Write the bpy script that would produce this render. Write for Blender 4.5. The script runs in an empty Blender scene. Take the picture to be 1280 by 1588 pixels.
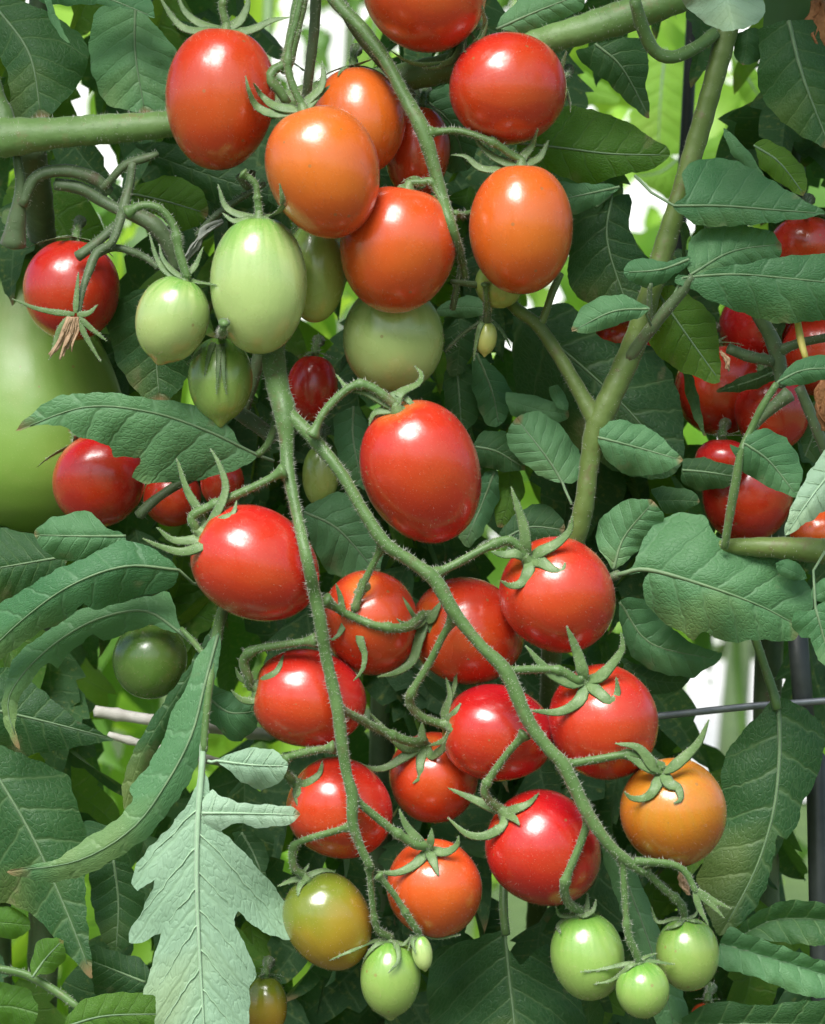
import bpy, math, random
import numpy as np
from mathutils import Vector

random.seed(7)
rng = np.random.default_rng(11)
scene = bpy.context.scene
COL = scene.collection

# ------------------------------------------------------------------ camera, sky, sun
S = 0.00017          # metres covered by one photograph pixel at the focus plane
D = 3530.0           # camera distance, in the same unit (0.60 m)
ZC = 0.90            # camera height above the soil

cam_data = bpy.data.cameras.new('camera')
cam = bpy.data.objects.new('camera', cam_data)
COL.objects.link(cam)
cam.location = (0, -D * S, ZC)
cam.rotation_euler = (math.radians(90), 0, 0)
cam_data.sensor_fit = 'HORIZONTAL'
cam_data.sensor_width = 36.0
cam_data.lens = 36.0 * D / 1280.0
cam_data.clip_start = 0.02
cam_data.clip_end = 400
cam_data.dof.use_dof = True
cam_data.dof.focus_distance = (D + 0) * S
cam_data.dof.aperture_fstop = 34
scene.camera = cam

SUN_EL = math.radians(51)
SUN_AZ = math.radians(180 + 16)      # veiled sun behind the camera, a little to the left
world = bpy.data.worlds.new('World')
scene.world = world
world.use_nodes = True
wn = world.node_tree.nodes
wl = world.node_tree.links
wn.clear()
sky = wn.new('ShaderNodeTexSky')
sky.sky_type = 'NISHITA'
sky.sun_disc = False
sky.sun_elevation = SUN_EL
sky.sun_rotation = SUN_AZ
sky.air_density = 1.0
sky.dust_density = 2.0
sky.ozone_density = 1.0
bg = wn.new('ShaderNodeBackground')
bg.inputs['Strength'].default_value = 0.03
wo = wn.new('ShaderNodeOutputWorld')
wl.new(sky.outputs[0], bg.inputs[0])
wl.new(bg.outputs[0], wo.inputs[0])

sun_data = bpy.data.lights.new('sun', 'SUN')
sun = bpy.data.objects.new('sun', sun_data)
COL.objects.link(sun)
sun_data.energy = 1.5
sun_data.angle = math.radians(35)
sun_data.color = (1.0, 0.985, 0.965)
sdir = Vector((math.sin(SUN_AZ) * math.cos(SUN_EL), math.cos(SUN_AZ) * math.cos(SUN_EL), math.sin(SUN_EL)))
sun.rotation_euler = (-sdir).to_track_quat('-Z', 'Y').to_euler()
sun.location = sdir * 10

vs = scene.view_settings
vs.view_transform = 'Standard'
vs.look = 'None'
vs.exposure = 2.3
vs.gamma = 1.0
scene.cycles.use_denoising = True
scene.cycles.max_bounces = 5
scene.cycles.diffuse_bounces = 3
scene.cycles.glossy_bounces = 2
scene.cycles.transmission_bounces = 3
scene.cycles.transparent_max_bounces = 4
scene.cycles.sample_clamp_indirect = 6.0

# ------------------------------------------------------------------ helpers
def P(x, y, d=0.0):
    k = (D + d) / D * S
    return np.array(((x - 640) * k, d * S, ZC - (y - 794) * k))

def PV(a):
    a = np.asarray(a, float)
    k = (D + a[:, 2]) / D * S
    return np.stack(((a[:, 0] - 640) * k, a[:, 2] * S, ZC - (a[:, 1] - 794) * k), 1)

WLOC = {}

def link(o, parent=None, wloc=(0, 0, 0)):
    COL.objects.link(o)
    w = np.array(wloc, float)
    WLOC[o.name] = w
    if parent is not None:
        o.parent = parent
        o.location = w - WLOC[parent.name]
    else:
        o.location = w
    return o

def mk(name, verts, faces, mats, parent=None, uv=None, attrs=None, midx=None, origin=None):
    """one mesh object from world coordinates"""
    verts = np.asarray(verts, float)
    c = verts.mean(0) if origin is None else np.array(origin, float)
    me = bpy.data.meshes.new(name)
    me.from_pydata((verts - c).tolist(), [], [tuple(f) for f in faces])
    for m in (mats if isinstance(mats, (list, tuple)) else [mats]):
        me.materials.append(m)
    me.polygons.foreach_set('use_smooth', [True] * len(me.polygons))
    if midx is not None:
        me.polygons.foreach_set('material_index', midx)
    if uv is not None:
        lay = me.uv_layers.new(name='UVMap')
        li = np.zeros(len(me.loops), dtype=np.int32)
        me.loops.foreach_get('vertex_index', li)
        lay.data.foreach_set('uv', np.asarray(uv, float)[li].ravel())
    if attrs:
        for k, v in attrs.items():
            a = me.attributes.new(k, 'FLOAT', 'POINT')
            a.data.foreach_set('value', np.asarray(v, float))
    me.update()
    o = bpy.data.objects.new(name, me)
    return link(o, parent, c)

def empty(name, loc, label=None, cat=None, group=None):
    o = bpy.data.objects.new(name, None)
    o.empty_display_size = 0.01
    if label:
        o['label'] = label
        o['category'] = cat
    if group:
        o['group'] = group
    return link(o, None, loc)

def tag(o, label, cat, group=None):
    o['label'] = label
    o['category'] = cat
    if group:
        o['group'] = group
    return o

def catmull(pts, n):
    p = np.asarray(pts, float)
    if len(p) == 2:
        t = np.linspace(0, 1, n)[:, None]
        return p[0] * (1 - t) + p[1] * t
    q = np.vstack((2 * p[0] - p[1], p, 2 * p[-1] - p[-2]))
    seg = np.linalg.norm(np.diff(p[:, :2], axis=0), axis=1) + 1e-6
    cum = np.concatenate(([0], np.cumsum(seg)))
    out = []
    for u in np.linspace(0, cum[-1], n):
        i = min(max(np.searchsorted(cum, u, 'right') - 1, 0), len(seg) - 1)
        t = (u - cum[i]) / seg[i]
        a, b, c, e = q[i], q[i + 1], q[i + 2], q[i + 3]
        out.append(0.5 * (2 * b + (c - a) * t + (2 * a - 5 * b + 4 * c - e) * t * t + (3 * b - a - 3 * c + e) * t ** 3))
    return np.array(out)

def nrm(v):
    return v / (np.linalg.norm(v) + 1e-12)

class MB:
    def __init__(self):
        self.v = []; self.f = []; self.m = []; self.n = 0
    def add(self, v, f, m=0):
        self.v.append(np.asarray(v, float))
        self.f += [tuple(int(i) + self.n for i in q) for q in f]
        self.m += [m] * len(f)
        self.n += len(v)
    def build(self, name, mats, parent=None, px=True, **k):
        v = np.vstack(self.v)
        return mk(name, PV(v) if px else v, self.f, mats, parent, midx=self.m, **k)

def tube(mb, path, rad, n=9, flat=1.0, hint=None, hairs=0.0, hlen=9.0, wob=0.06, cap=True):
    """tapered tube in picture units; path k x 3, rad k; optional hairs"""
    p = np.asarray(path, float); r = np.asarray(rad, float); k = len(p)
    T = np.gradient(p, axis=0)
    T /= np.linalg.norm(T, axis=1)[:, None] + 1e-9
    if hint is None:
        h = np.array((0, 0, -1.0)) if abs(T[0][2]) < 0.9 else np.array((1.0, 0, 0))
        N = []
        cur = nrm(h - T[0] * h.dot(T[0]))
        for i in range(k):
            cur = nrm(cur - T[i] * cur.dot(T[i]))
            N.append(cur)
        N = np.array(N)
    else:
        hh = np.asarray(hint, float)
        if hh.ndim == 1:
            hh = np.repeat(hh[None], k, 0)
        N = np.array([nrm(hh[i] - T[i] * hh[i].dot(T[i])) for i in range(k)])
    B = np.cross(T, N)
    ang = np.linspace(0, 2 * math.pi, n, endpoint=False)
    V = []
    ph = rng.random() * 6
    for i in range(k):
        w = 1 + wob * math.sin(i * 1.7 + ph) * 0.5
        for j, a in enumerate(ang):
            rr = r[i] * (w + wob * 0.6 * math.sin(2 * a + ph + i * 0.35))
            V.append(p[i] + rr * (math.cos(a) * B[i] + flat * math.sin(a) * N[i]))
    F = []
    for i in range(k - 1):
        for j in range(n):
            a = i * n + j; b = i * n + (j + 1) % n
            F.append((a, b, b + n, a + n))
    if cap:
        V.append(p[0] - T[0] * r[0] * 0.3); V.append(p[-1] + T[-1] * r[-1] * 0.4)
        c0, c1 = len(V) - 2, len(V) - 1
        for j in range(n):
            F.append(((j + 1) % n, j, c0))
            F.append(((k - 1) * n + j, (k - 1) * n + (j + 1) % n, c1))
    mb.add(V, F, 0)
    if hairs > 0:
        seg = np.linalg.norm(np.diff(p, axis=0), axis=1)
        cum = np.concatenate(([0], np.cumsum(seg)))
        m = int(cum[-1] * hairs * 2.1)
        HV = []; HF = []
        for _ in range(m):
            u = rng.random() * cum[-1]
            i = min(max(np.searchsorted(cum, u, 'right') - 1, 0), k - 2)
            t = (u - cum[i]) / (seg[i] + 1e-9)
            a = rng.random() * 2 * math.pi
            rr = r[i] * (1 - t) + r[i + 1] * t
            nd = math.cos(a) * B[i] + flat * math.sin(a) * N[i]
            b = p[i] * (1 - t) + p[i + 1] * t + nd * rr * 0.96
            dr = nrm(nrm(nd) + rng.normal(0, 0.28, 3))
            L = hlen * (0.3 + 0.75 * rng.random() ** 1.6)
            hr = 0.34
            e1 = nrm(np.cross(dr, T[i])) * hr; e2 = nrm(np.cross(dr, e1)) * hr
            q = len(HV)
            HV += [b + e1, b - 0.5 * e1 + 0.87 * e2, b - 0.5 * e1 - 0.87 * e2, b + dr * L]
            HF += [(q, q + 1, q + 3), (q + 1, q + 2, q + 3), (q + 2, q, q + 3)]
        if HV:
            mb.add(HV, HF, 1)

# ------------------------------------------------------------------ materials
def new_mat(name):
    m = bpy.data.materials.new(name)
    m.use_nodes = True
    nt = m.node_tree
    nt.nodes.clear()
    out = nt.nodes.new('ShaderNodeOutputMaterial')
    return m, nt, out

def N(nt, t, **k):
    n = nt.nodes.new(t)
    for a, b in k.items():
        if a in n.inputs.keys():
            n.inputs[a].default_value = b
        else:
            setattr(n, a, b)
    return n

def mixc(nt, fac, a, b, mode='MIX'):
    n = nt.nodes.new('ShaderNodeMix')
    n.data_type = 'RGBA'; n.blend_type = mode
    for s, v in ((0, fac), (6, a), (7, b)):
        if hasattr(v, 'is_linked') or hasattr(v, 'links'):
            nt.links.new(v, n.inputs[s])
        elif s == 0:
            n.inputs[0].default_value = v
        else:
            n.inputs[s].default_value = tuple(v) + (1,) if len(v) == 3 else v
    return n.outputs[2]

def mth(nt, op, a, b=None, c=None, clamp=False):
    n = nt.nodes.new('ShaderNodeMath'); n.operation = op; n.use_clamp = clamp
    for i, v in enumerate((a, b, c)):
        if v is None: continue
        if hasattr(v, 'links'): nt.links.new(v, n.inputs[i])
        else: n.inputs[i].default_value = v
    return n.outputs[0]

def ramp(nt, fac, stops):
    n = nt.nodes.new('ShaderNodeValToRGB')
    cr = n.color_ramp
    while len(cr.elements) > 1: cr.elements.remove(cr.elements[-1])
    for i, (p, c) in enumerate(stops):
        e = cr.elements[0] if i == 0 else cr.elements.new(p)
        e.position = p; e.color = tuple(c) + (1,)
    nt.links.new(fac, n.inputs[0])
    return n.outputs[0]

def fruit_mat(name, stops, rough=0.26, streak=0.0, streakc=(0.2, 0.4, 0.08), sss=0.0, coat=0.5):
    m, nt, out = new_mat(name)
    L = nt.links
    at = N(nt, 'ShaderNodeAttribute', attribute_name='ax')
    tc = N(nt, 'ShaderNodeTexCoord')
    info = N(nt, 'ShaderNodeObjectInfo')
    nz = N(nt, 'ShaderNodeTexNoise', Scale=55.0, Detail=3.0)
    L.new(tc.outputs['Object'], nz.inputs['Vector'])
    f = mth(nt, 'ADD', at.outputs['Fac'], mth(nt, 'MULTIPLY', mth(nt, 'SUBTRACT', nz.outputs[0], 0.5), 0.45), clamp=True)
    col = ramp(nt, f, stops)
    # one flank riper than the other
    un = N(nt, 'ShaderNodeTexNoise', Scale=26.0, Detail=1.0)
    L.new(tc.outputs['Object'], un.inputs['Vector'])
    uh = N(nt, 'ShaderNodeHueSaturation')
    L.new(col, uh.inputs['Color'])
    L.new(mth(nt, 'ADD', 0.4745, mth(nt, 'MULTIPLY', un.outputs[0], 0.042)), uh.inputs['Hue'])
    col = uh.outputs[0]
    hsv = N(nt, 'ShaderNodeHueSaturation')
    L.new(col, hsv.inputs['Color'])
    L.new(mth(nt, 'ADD', 0.497, mth(nt, 'MULTIPLY', info.outputs['Random'], 0.012)), hsv.inputs['Hue'])
    L.new(mth(nt, 'ADD', 0.90, mth(nt, 'MULTIPLY', info.outputs['Random'], 0.18)), hsv.inputs['Value'])
    col = hsv.outputs[0]
    # longitudinal streaks near the shoulder
    sa = N(nt, 'ShaderNodeAttribute', attribute_name='lon')
    cmb = N(nt, 'ShaderNodeCombineXYZ')
    L.new(sa.outputs['Fac'], cmb.inputs[0])
    L.new(mth(nt, 'MULTIPLY', at.outputs['Fac'], 0.9), cmb.inputs[1])
    L.new(mth(nt, 'MULTIPLY', info.outputs['Random'], 30), cmb.inputs[2])
    sn = N(nt, 'ShaderNodeTexNoise', Scale=3.0, Detail=2.0)
    L.new(cmb.outputs[0], sn.inputs['Vector'])
    if streak > 0:
        s = mth(nt, 'MULTIPLY', mth(nt, 'SUBTRACT', 1.0, mth(nt, 'MULTIPLY', at.outputs['Fac'], 1.9), clamp=True),
                mth(nt, 'MULTIPLY', mth(nt, 'SUBTRACT', sn.outputs[0], 0.32, clamp=True), 5.0 * streak), clamp=True)
        col = mixc(nt, s, col, streakc)
    # fine pale speckle
    vo = N(nt, 'ShaderNodeTexVoronoi', Scale=1500.0)
    L.new(tc.outputs['Object'], vo.inputs['Vector'])
    sp = mth(nt, 'MULTIPLY', mth(nt, 'LESS_THAN', vo.outputs['Distance'], 0.15), 0.12)
    col = mixc(nt, sp, col, (0.95, 0.75, 0.5))
    # sparse brown scars and a thin uneven bloom of dust
    v2 = N(nt, 'ShaderNodeTexVoronoi', Scale=150.0)
    L.new(tc.outputs['Object'], v2.inputs['Vector'])
    sc_ = mth(nt, 'MULTIPLY', mth(nt, 'LESS_THAN', v2.outputs['Distance'], 0.07), 0.55)
    col = mixc(nt, sc_, col, (0.30, 0.17, 0.06))
    dn = N(nt, 'ShaderNodeTexNoise', Scale=75.0, Detail=5.0, Roughness=0.65)
    L.new(tc.outputs['Object'], dn.inputs['Vector'])
    col = mixc(nt, mth(nt, 'MULTIPLY', mth(nt, 'SUBTRACT', dn.outputs[0], 0.52, clamp=True), 0.30, clamp=True), col, (0.60, 0.30, 0.20))
    pb = N(nt, 'ShaderNodeBsdfPrincipled')
    L.new(col, pb.inputs['Base Color'])
    rn = N(nt, 'ShaderNodeTexNoise', Scale=160.0, Detail=4.0)
    L.new(tc.outputs['Object'], rn.inputs['Vector'])
    L.new(mth(nt, 'ADD', rough - 0.14, mth(nt, 'MULTIPLY', mth(nt, 'ADD', rn.outputs[0], dn.outputs[0]), 0.15)), pb.inputs['Roughness'])
    pb.inputs['IOR'].default_value = 1.52
    pb.inputs['Specular IOR Level'].default_value = 0.65
    pb.inputs['Coat Weight'].default_value = coat
    pb.inputs['Coat Roughness'].default_value = 0.17
    pb.inputs['Subsurface Weight'].default_value = sss
    pb.inputs['Subsurface Radius'].default_value = (1.0, 0.35, 0.15)
    pb.inputs['Subsurface Scale'].default_value = 0.003
    pb.inputs['Sheen Weight'].default_value = 0.03
    pb.inputs['Sheen Roughness'].default_value = 0.4
    b1 = N(nt, 'ShaderNodeBump', Strength=0.06, Distance=0.0012)
    L.new(sn.outputs[0], b1.inputs['Height'])
    b0 = N(nt, 'ShaderNodeBump', Strength=0.22, Distance=0.0016)
    ln = N(nt, 'ShaderNodeTexNoise', Scale=95.0, Detail=1.0)
    L.new(tc.outputs['Object'], ln.inputs['Vector']); L.new(ln.outputs[0], b0.inputs['Height'])
    L.new(b0.outputs[0], b1.inputs['Normal'])
    b2 = N(nt, 'ShaderNodeBump', Strength=0.10, Distance=0.0003)
    fn = N(nt, 'ShaderNodeTexNoise', Scale=1500.0, Detail=2.0)
    L.new(tc.outputs['Object'], fn.inputs['Vector'])
    L.new(fn.outputs[0], b2.inputs['Height'])
    L.new(b1.outputs[0], b2.inputs['Normal'])
    L.new(b2.outputs[0], pb.inputs['Normal'])
    L.new(pb.outputs[0], out.inputs[0])
    return m

def leaf_mat(name, base, base2, trans, tmix=0.35, vein=(0.22, 0.34, 0.14), veinmix=0.35, rough=0.55, bump=0.45, nv=7.0, sheen=0.08):
    m, nt, out = new_mat(name)
    L = nt.links
    uv = N(nt, 'ShaderNodeUVMap', uv_map='UVMap')
    tc = N(nt, 'ShaderNodeTexCoord')
    info = N(nt, 'ShaderNodeObjectInfo')
    sx = N(nt, 'ShaderNodeSeparateXYZ')
    wn_ = N(nt, 'ShaderNodeTexNoise', Scale=5.0, Detail=2.0)
    L.new(uv.outputs[0], wn_.inputs['Vector'])
    L.new(uv.outputs[0], sx.inputs[0])
    t, sv = sx.outputs[0], sx.outputs[1]
    t = mth(nt, 'ADD', t, mth(nt, 'MULTIPLY', mth(nt, 'SUBTRACT', wn_.outputs[0], 0.5), 0.05))
    s = mth(nt, 'MULTIPLY', mth(nt, 'SUBTRACT', sv, 0.5), 2.0)
    sab = mth(nt, 'ABSOLUTE', s)
    side = mth(nt, 'MULTIPLY', mth(nt, 'GREATER_THAN', s, 0.0), 0.45)
    ph = mth(nt, 'ADD', mth(nt, 'MULTIPLY', t, nv), side)
    tri = mth(nt, 'PINGPONG', ph, 0.5)                 # 0 on a lateral vein
    lat = mth(nt, 'SUBTRACT', 1.0, mth(nt, 'MULTIPLY', tri, mth(nt, 'ADD', 7.0, mth(nt, 'MULTIPLY', sab, 10.0))), clamp=True)
    midv = mth(nt, 'SUBTRACT', 1.0, mth(nt, 'MULTIPLY', sab, 16.0), clamp=True)
    # fine net of small veins
    cm = N(nt, 'ShaderNodeCombineXYZ')
    L.new(mth(nt, 'MULTIPLY', t, 38.0), cm.inputs[0])
    L.new(mth(nt, 'MULTIPLY', s, 14.0), cm.inputs[1])
    L.new(mth(nt, 'MULTIPLY', info.outputs['Random'], 40.0), cm.inputs[2])
    vo = N(nt, 'ShaderNodeTexVoronoi', Scale=1.0, feature='DISTANCE_TO_EDGE')
    L.new(cm.outputs[0], vo.inputs['Vector'])
    net = mth(nt, 'SUBTRACT', 1.0, mth(nt, 'MULTIPLY', vo.outputs['Distance'], 6.0), clamp=True)
    v = mth(nt, 'MAXIMUM', mth(nt, 'MAXIMUM', lat, midv), mth(nt, 'MULTIPLY', net, 0.32))
    nz = N(nt, 'ShaderNodeTexNoise', Scale=38.0, Detail=3.0, Roughness=0.6)
    L.new(tc.outputs['Object'], nz.inputs['Vector'])
    f = mth(nt, 'ADD', mth(nt, 'MULTIPLY', nz.outputs[0], 0.9), mth(nt, 'MULTIPLY', info.outputs['Random'], 0.7))
    f = mth(nt, 'SUBTRACT', f, 0.28, clamp=True)
    col = mixc(nt, f, base, base2)
    col = mixc(nt, mth(nt, 'MULTIPLY', v, veinmix), col, vein)
    # yellowing in loose patches
    yn = N(nt, 'ShaderNodeTexNoise', Scale=21.0, Detail=2.0)
    L.new(tc.outputs['Object'], yn.inputs['Vector'])
    col = mixc(nt, mth(nt, 'MULTIPLY', mth(nt, 'SUBTRACT', yn.outputs[0], 0.57, clamp=True), 3.0, clamp=True), col, (0.30, 0.34, 0.08))
    # a few dry specks and scars
    dn = N(nt, 'ShaderNodeTexNoise', Scale=95.0, Detail=3.0)
    L.new(tc.outputs['Object'], dn.inputs['Vector'])
    dry = mth(nt, 'MULTIPLY', mth(nt, 'SUBTRACT', dn.outputs[0], 0.675, clamp=True), 5.0, clamp=True)
    col = mixc(nt, dry, col, (0.34, 0.30, 0.16))
    tip = mth(nt, 'MULTIPLY', mth(nt, 'SUBTRACT', mth(nt, 'ADD', sx.outputs[0], mth(nt, 'MULTIPLY', dn.outputs[0], 0.12)), 0.97, clamp=True), 14.0, clamp=True)
    col = mixc(nt, mth(nt, 'MULTIPLY', tip, mth(nt, 'GREATER_THAN', info.outputs['Random'], 0.45)), col, (0.26, 0.18, 0.08))
    pb = N(nt, 'ShaderNodeBsdfPrincipled')
    L.new(col, pb.inputs['Base Color'])
    pb.inputs['Roughness'].default_value = rough
    pb.inputs['Specular IOR Level'].default_value = 0.38
    pb.inputs['Sheen Weight'].default_value = sheen
    pb.inputs['Sheen Roughness'].default_value = 0.35
    bp = N(nt, 'ShaderNodeBump', Strength=bump, Distance=0.0012)
    fine = N(nt, 'ShaderNodeTexNoise', Scale=420.0, Detail=1.5)
    L.new(tc.outputs['Object'], fine.inputs['Vector'])
    h = mth(nt, 'ADD', mth(nt, 'MULTIPLY', v, -0.8), mth(nt, 'MULTIPLY', fine.outputs[0], 0.55))
    L.new(h, bp.inputs['Height'])
    L.new(bp.outputs[0], pb.inputs['Normal'])
    tr = N(nt, 'ShaderNodeBsdfTranslucent')
    tcol = mixc(nt, mth(nt, 'MULTIPLY', v, 0.4), trans, tuple(x * 0.55 for x in trans))
    L.new(tcol, tr.inputs['Color'])
    L.new(bp.outputs[0], tr.inputs['Normal'])
    mx = N(nt, 'ShaderNodeMixShader')
    mx.inputs[0].default_value = tmix
    L.new(pb.outputs[0], mx.inputs[1]); L.new(tr.outputs[0], mx.inputs[2])
    L.new(mx.outputs[0], out.inputs[0])
    return m

def plain(name, c1, c2, scale, rough=0.6, bump=0.2, dist=0.001, sheen=0.0, metal=0.0, sss=0.0, detail=5.0, scar=None):
    m, nt, out = new_mat(name)
    L = nt.links
    tc = N(nt, 'ShaderNodeTexCoord')
    nz = N(nt, 'ShaderNodeTexNoise', Scale=scale, Detail=detail, Roughness=0.6)
    L.new(tc.outputs['Object'], nz.inputs['Vector'])
    f = mth(nt, 'MULTIPLY', mth(nt, 'SUBTRACT', nz.outputs[0], 0.28), 2.2, clamp=True)
    pb = N(nt, 'ShaderNodeBsdfPrincipled')
    col = mixc(nt, f, c1, c2)
    if scar:
        n3 = N(nt, 'ShaderNodeTexNoise', Scale=scale * 2.2, Detail=4.0, Roughness=0.7)
        L.new(tc.outputs['Object'], n3.inputs['Vector'])
        col = mixc(nt, mth(nt, 'MULTIPLY', mth(nt, 'SUBTRACT', n3.outputs[0], 0.57, clamp=True), 7.0, clamp=True), col, scar)
    L.new(col, pb.inputs['Base Color'])
    pb.inputs['Roughness'].default_value = rough
    pb.inputs['Sheen Weight'].default_value = sheen
    pb.inputs['Metallic'].default_value = metal
    if sss:
        pb.inputs['Subsurface Weight'].default_value = sss
        pb.inputs['Subsurface Scale'].default_value = 0.002
    bp = N(nt, 'ShaderNodeBump', Strength=bump, Distance=dist)
    n2 = N(nt, 'ShaderNodeTexNoise', Scale=scale * 4, Detail=4.0)
    L.new(tc.outputs['Object'], n2.inputs['Vector'])
    L.new(n2.outputs[0], bp.inputs['Height'])
    L.new(bp.outputs[0], pb.inputs['Normal'])
    L.new(pb.outputs[0], out.inputs[0])
    return m

RED = fruit_mat('ripe_red_skin', [(0.0, (0.58, 0.15, 0.02)), (0.10, (0.60, 0.05, 0.012)), (0.30, (0.58, 0.028, 0.010)), (0.75, (0.54, 0.017, 0.009)), (1.0, (0.58, 0.030, 0.010))])
REDO = fruit_mat('orange_red_skin', [(0.0, (0.66, 0.09, 0.02)), (0.3, (0.64, 0.055, 0.012)), (1.0, (0.62, 0.060, 0.010))])
REDL = fruit_mat('light_orange_red_skin', [(0.0, (0.66, 0.12, 0.018)), (0.4, (0.66, 0.10, 0.014)), (1.0, (0.62, 0.06, 0.010))])
ORANGE = fruit_mat('orange_skin', [(0.0, (0.68, 0.17, 0.03)), (0.4, (0.70, 0.135, 0.016)), (0.8, (0.66, 0.07, 0.010)), (1.0, (0.62, 0.05, 0.010))])
AMBER = fruit_mat('amber_skin', [(0.0, (0.56, 0.17, 0.015)), (0.35, (0.56, 0.155, 0.012)), (0.65, (0.54, 0.09, 0.010)), (1.0, (0.50, 0.05, 0.010))], streak=0.35, streakc=(0.42, 0.26, 0.02))
GREEN = fruit_mat('pale_green_skin', [(0.0, (0.22, 0.42, 0.08)), (0.35, (0.43, 0.57, 0.20)), (1.0, (0.50, 0.59, 0.19))], streak=0.6, streakc=(0.12, 0.34, 0.04))
GREEND = fruit_mat('fresh_green_skin', [(0.0, (0.15, 0.34, 0.05)), (0.4, (0.27, 0.42, 0.09)), (1.0, (0.33, 0.44, 0.10))], streak=0.5, streakc=(0.10, 0.29, 0.03))
OLIVE = fruit_mat('olive_green_skin', [(0.0, (0.20, 0.38, 0.06)), (0.5, (0.38, 0.52, 0.12)), (0.85, (0.45, 0.52, 0.13)), (1.0, (0.50, 0.44, 0.10))], streak=0.25, streakc=(0.10, 0.26, 0.03))
TURN = fruit_mat('turning_green_to_amber_skin', [(0.0, (0.10, 0.16, 0.016)), (0.3, (0.20, 0.24, 0.022)), (0.55, (0.42, 0.27, 0.02)), (1.0, (0.48, 0.19, 0.014))], rough=0.2)
DEEP = fruit_mat('deep_green_skin', [(0.0, (0.09, 0.20, 0.035)), (1.0, (0.14, 0.25, 0.045))])
PEAR = fruit_mat('big_green_skin', [(0.0, (0.15, 0.28, 0.035)), (0.5, (0.21, 0.35, 0.05)), (1.0, (0.16, 0.29, 0.04))], streak=0.5, streakc=(0.26, 0.40, 0.10), rough=0.42, coat=0.05)
BUD = fruit_mat('yellow_bud_skin', [(0.0, (0.40, 0.50, 0.12)), (1.0, (0.62, 0.58, 0.16))])

STEM = plain('green_stem', (0.060, 0.135, 0.026), (0.125, 0.225, 0.065), 70, rough=0.5, bump=0.5, dist=0.0007, sheen=0.15, scar=(0.13, 0.12, 0.05))
STEMV = plain('vine_stem_lit', (0.100, 0.200, 0.045), (0.170, 0.290, 0.085), 60, rough=0.5, bump=0.5, dist=0.0008, sheen=0.15, scar=(0.20, 0.19, 0.07))  # lighter copy of the green stem; lit look put into the colour
STEMO = plain('olive_stem', (0.085, 0.145, 0.022), (0.155, 0.220, 0.055), 60, rough=0.5, bump=0.5, dist=0.0008, sheen=0.12, scar=(0.13, 0.11, 0.04))
STEMG = plain('grey_green_stem', (0.050, 0.095, 0.032), (0.115, 0.170, 0.070), 80, rough=0.55, bump=0.5, dist=0.0007, sheen=0.15, scar=(0.11, 0.09, 0.05))
CALYX = plain('calyx_green', (0.08, 0.16, 0.045), (0.17, 0.26, 0.09), 260, rough=0.5, bump=0.4, dist=0.0005, sheen=0.12)
HAIR = plain('pale_hair', (0.45, 0.48, 0.38), (0.60, 0.62, 0.50), 50, rough=0.5, bump=0.0)
FUZZ = plain('fruit_fuzz', (0.60, 0.40, 0.30), (0.70, 0.50, 0.40), 50, rough=0.6, bump=0.0)
DRY = plain('dried_petal', (0.30, 0.17, 0.08), (0.55, 0.38, 0.24), 260, rough=0.8, bump=0.6, dist=0.0006)
RUST = plain('withered_brown', (0.24, 0.09, 0.03), (0.48, 0.22, 0.09), 180, rough=0.8, bump=0.8, dist=0.001)
LEAF = leaf_mat('leaf_upper_shaded', (0.015, 0.062, 0.020), (0.045, 0.130, 0.042), (0.18, 0.42, 0.03), tmix=0.28, bump=0.38)  # darker than the front leaves; deep shade put into the colour
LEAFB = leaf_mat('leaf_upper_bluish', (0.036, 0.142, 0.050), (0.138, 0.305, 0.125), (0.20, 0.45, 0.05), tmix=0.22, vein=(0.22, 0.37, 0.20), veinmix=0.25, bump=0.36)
LEAFP = leaf_mat('leaf_underside', (0.27, 0.44, 0.28), (0.43, 0.60, 0.42), (0.34, 0.56, 0.24), tmix=0.22, vein=(0.30, 0.47, 0.28), veinmix=0.5, bump=0.36)
LEAFY = leaf_mat('leaf_young', (0.05, 0.16, 0.015), (0.11, 0.25, 0.03), (0.38, 0.62, 0.03), tmix=0.45)
RIB = plain('leaf_midrib', (0.10, 0.19, 0.08), (0.18, 0.28, 0.13), 200, rough=0.55, bump=0.2, dist=0.0004, sheen=0.2)
RIBP = plain('leaf_midrib_pale', (0.26, 0.42, 0.24), (0.36, 0.52, 0.33), 200, rough=0.55, bump=0.2, dist=0.0004, sheen=0.3)
def simple_leaf(name, c1, c2, trans, tmix):
    m, nt, out = new_mat(name)
    L = nt.links
    info = N(nt, 'ShaderNodeObjectInfo'); tc = N(nt, 'ShaderNodeTexCoord')
    nz = N(nt, 'ShaderNodeTexNoise', Scale=9.0, Detail=1.0)
    L.new(tc.outputs['Object'], nz.inputs['Vector'])
    pb = N(nt, 'ShaderNodeBsdfPrincipled', Roughness=0.5)
    L.new(mixc(nt, mth(nt, 'MULTIPLY', mth(nt, 'SUBTRACT', nz.outputs[0], 0.3), 2.4, clamp=True), c1, c2), pb.inputs['Base Color'])
    tr = N(nt, 'ShaderNodeBsdfTranslucent'); tr.inputs['Color'].default_value = trans + (1,)
    mx = N(nt, 'ShaderNodeMixShader'); mx.inputs[0].default_value = tmix
    L.new(pb.outputs[0], mx.inputs[1]); L.new(tr.outputs[0], mx.inputs[2]); L.new(mx.outputs[0], out.inputs[0])
    return m
LEAFS = simple_leaf('unseen_shade_leaf', (0.03, 0.085, 0.03), (0.07, 0.15, 0.055), (0.16, 0.34, 0.03), 0.25)
LEAFM = simple_leaf('garden_leaf_mid', (0.05, 0.14, 0.02), (0.11, 0.24, 0.04), (0.30, 0.52, 0.05), 0.35)
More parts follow.
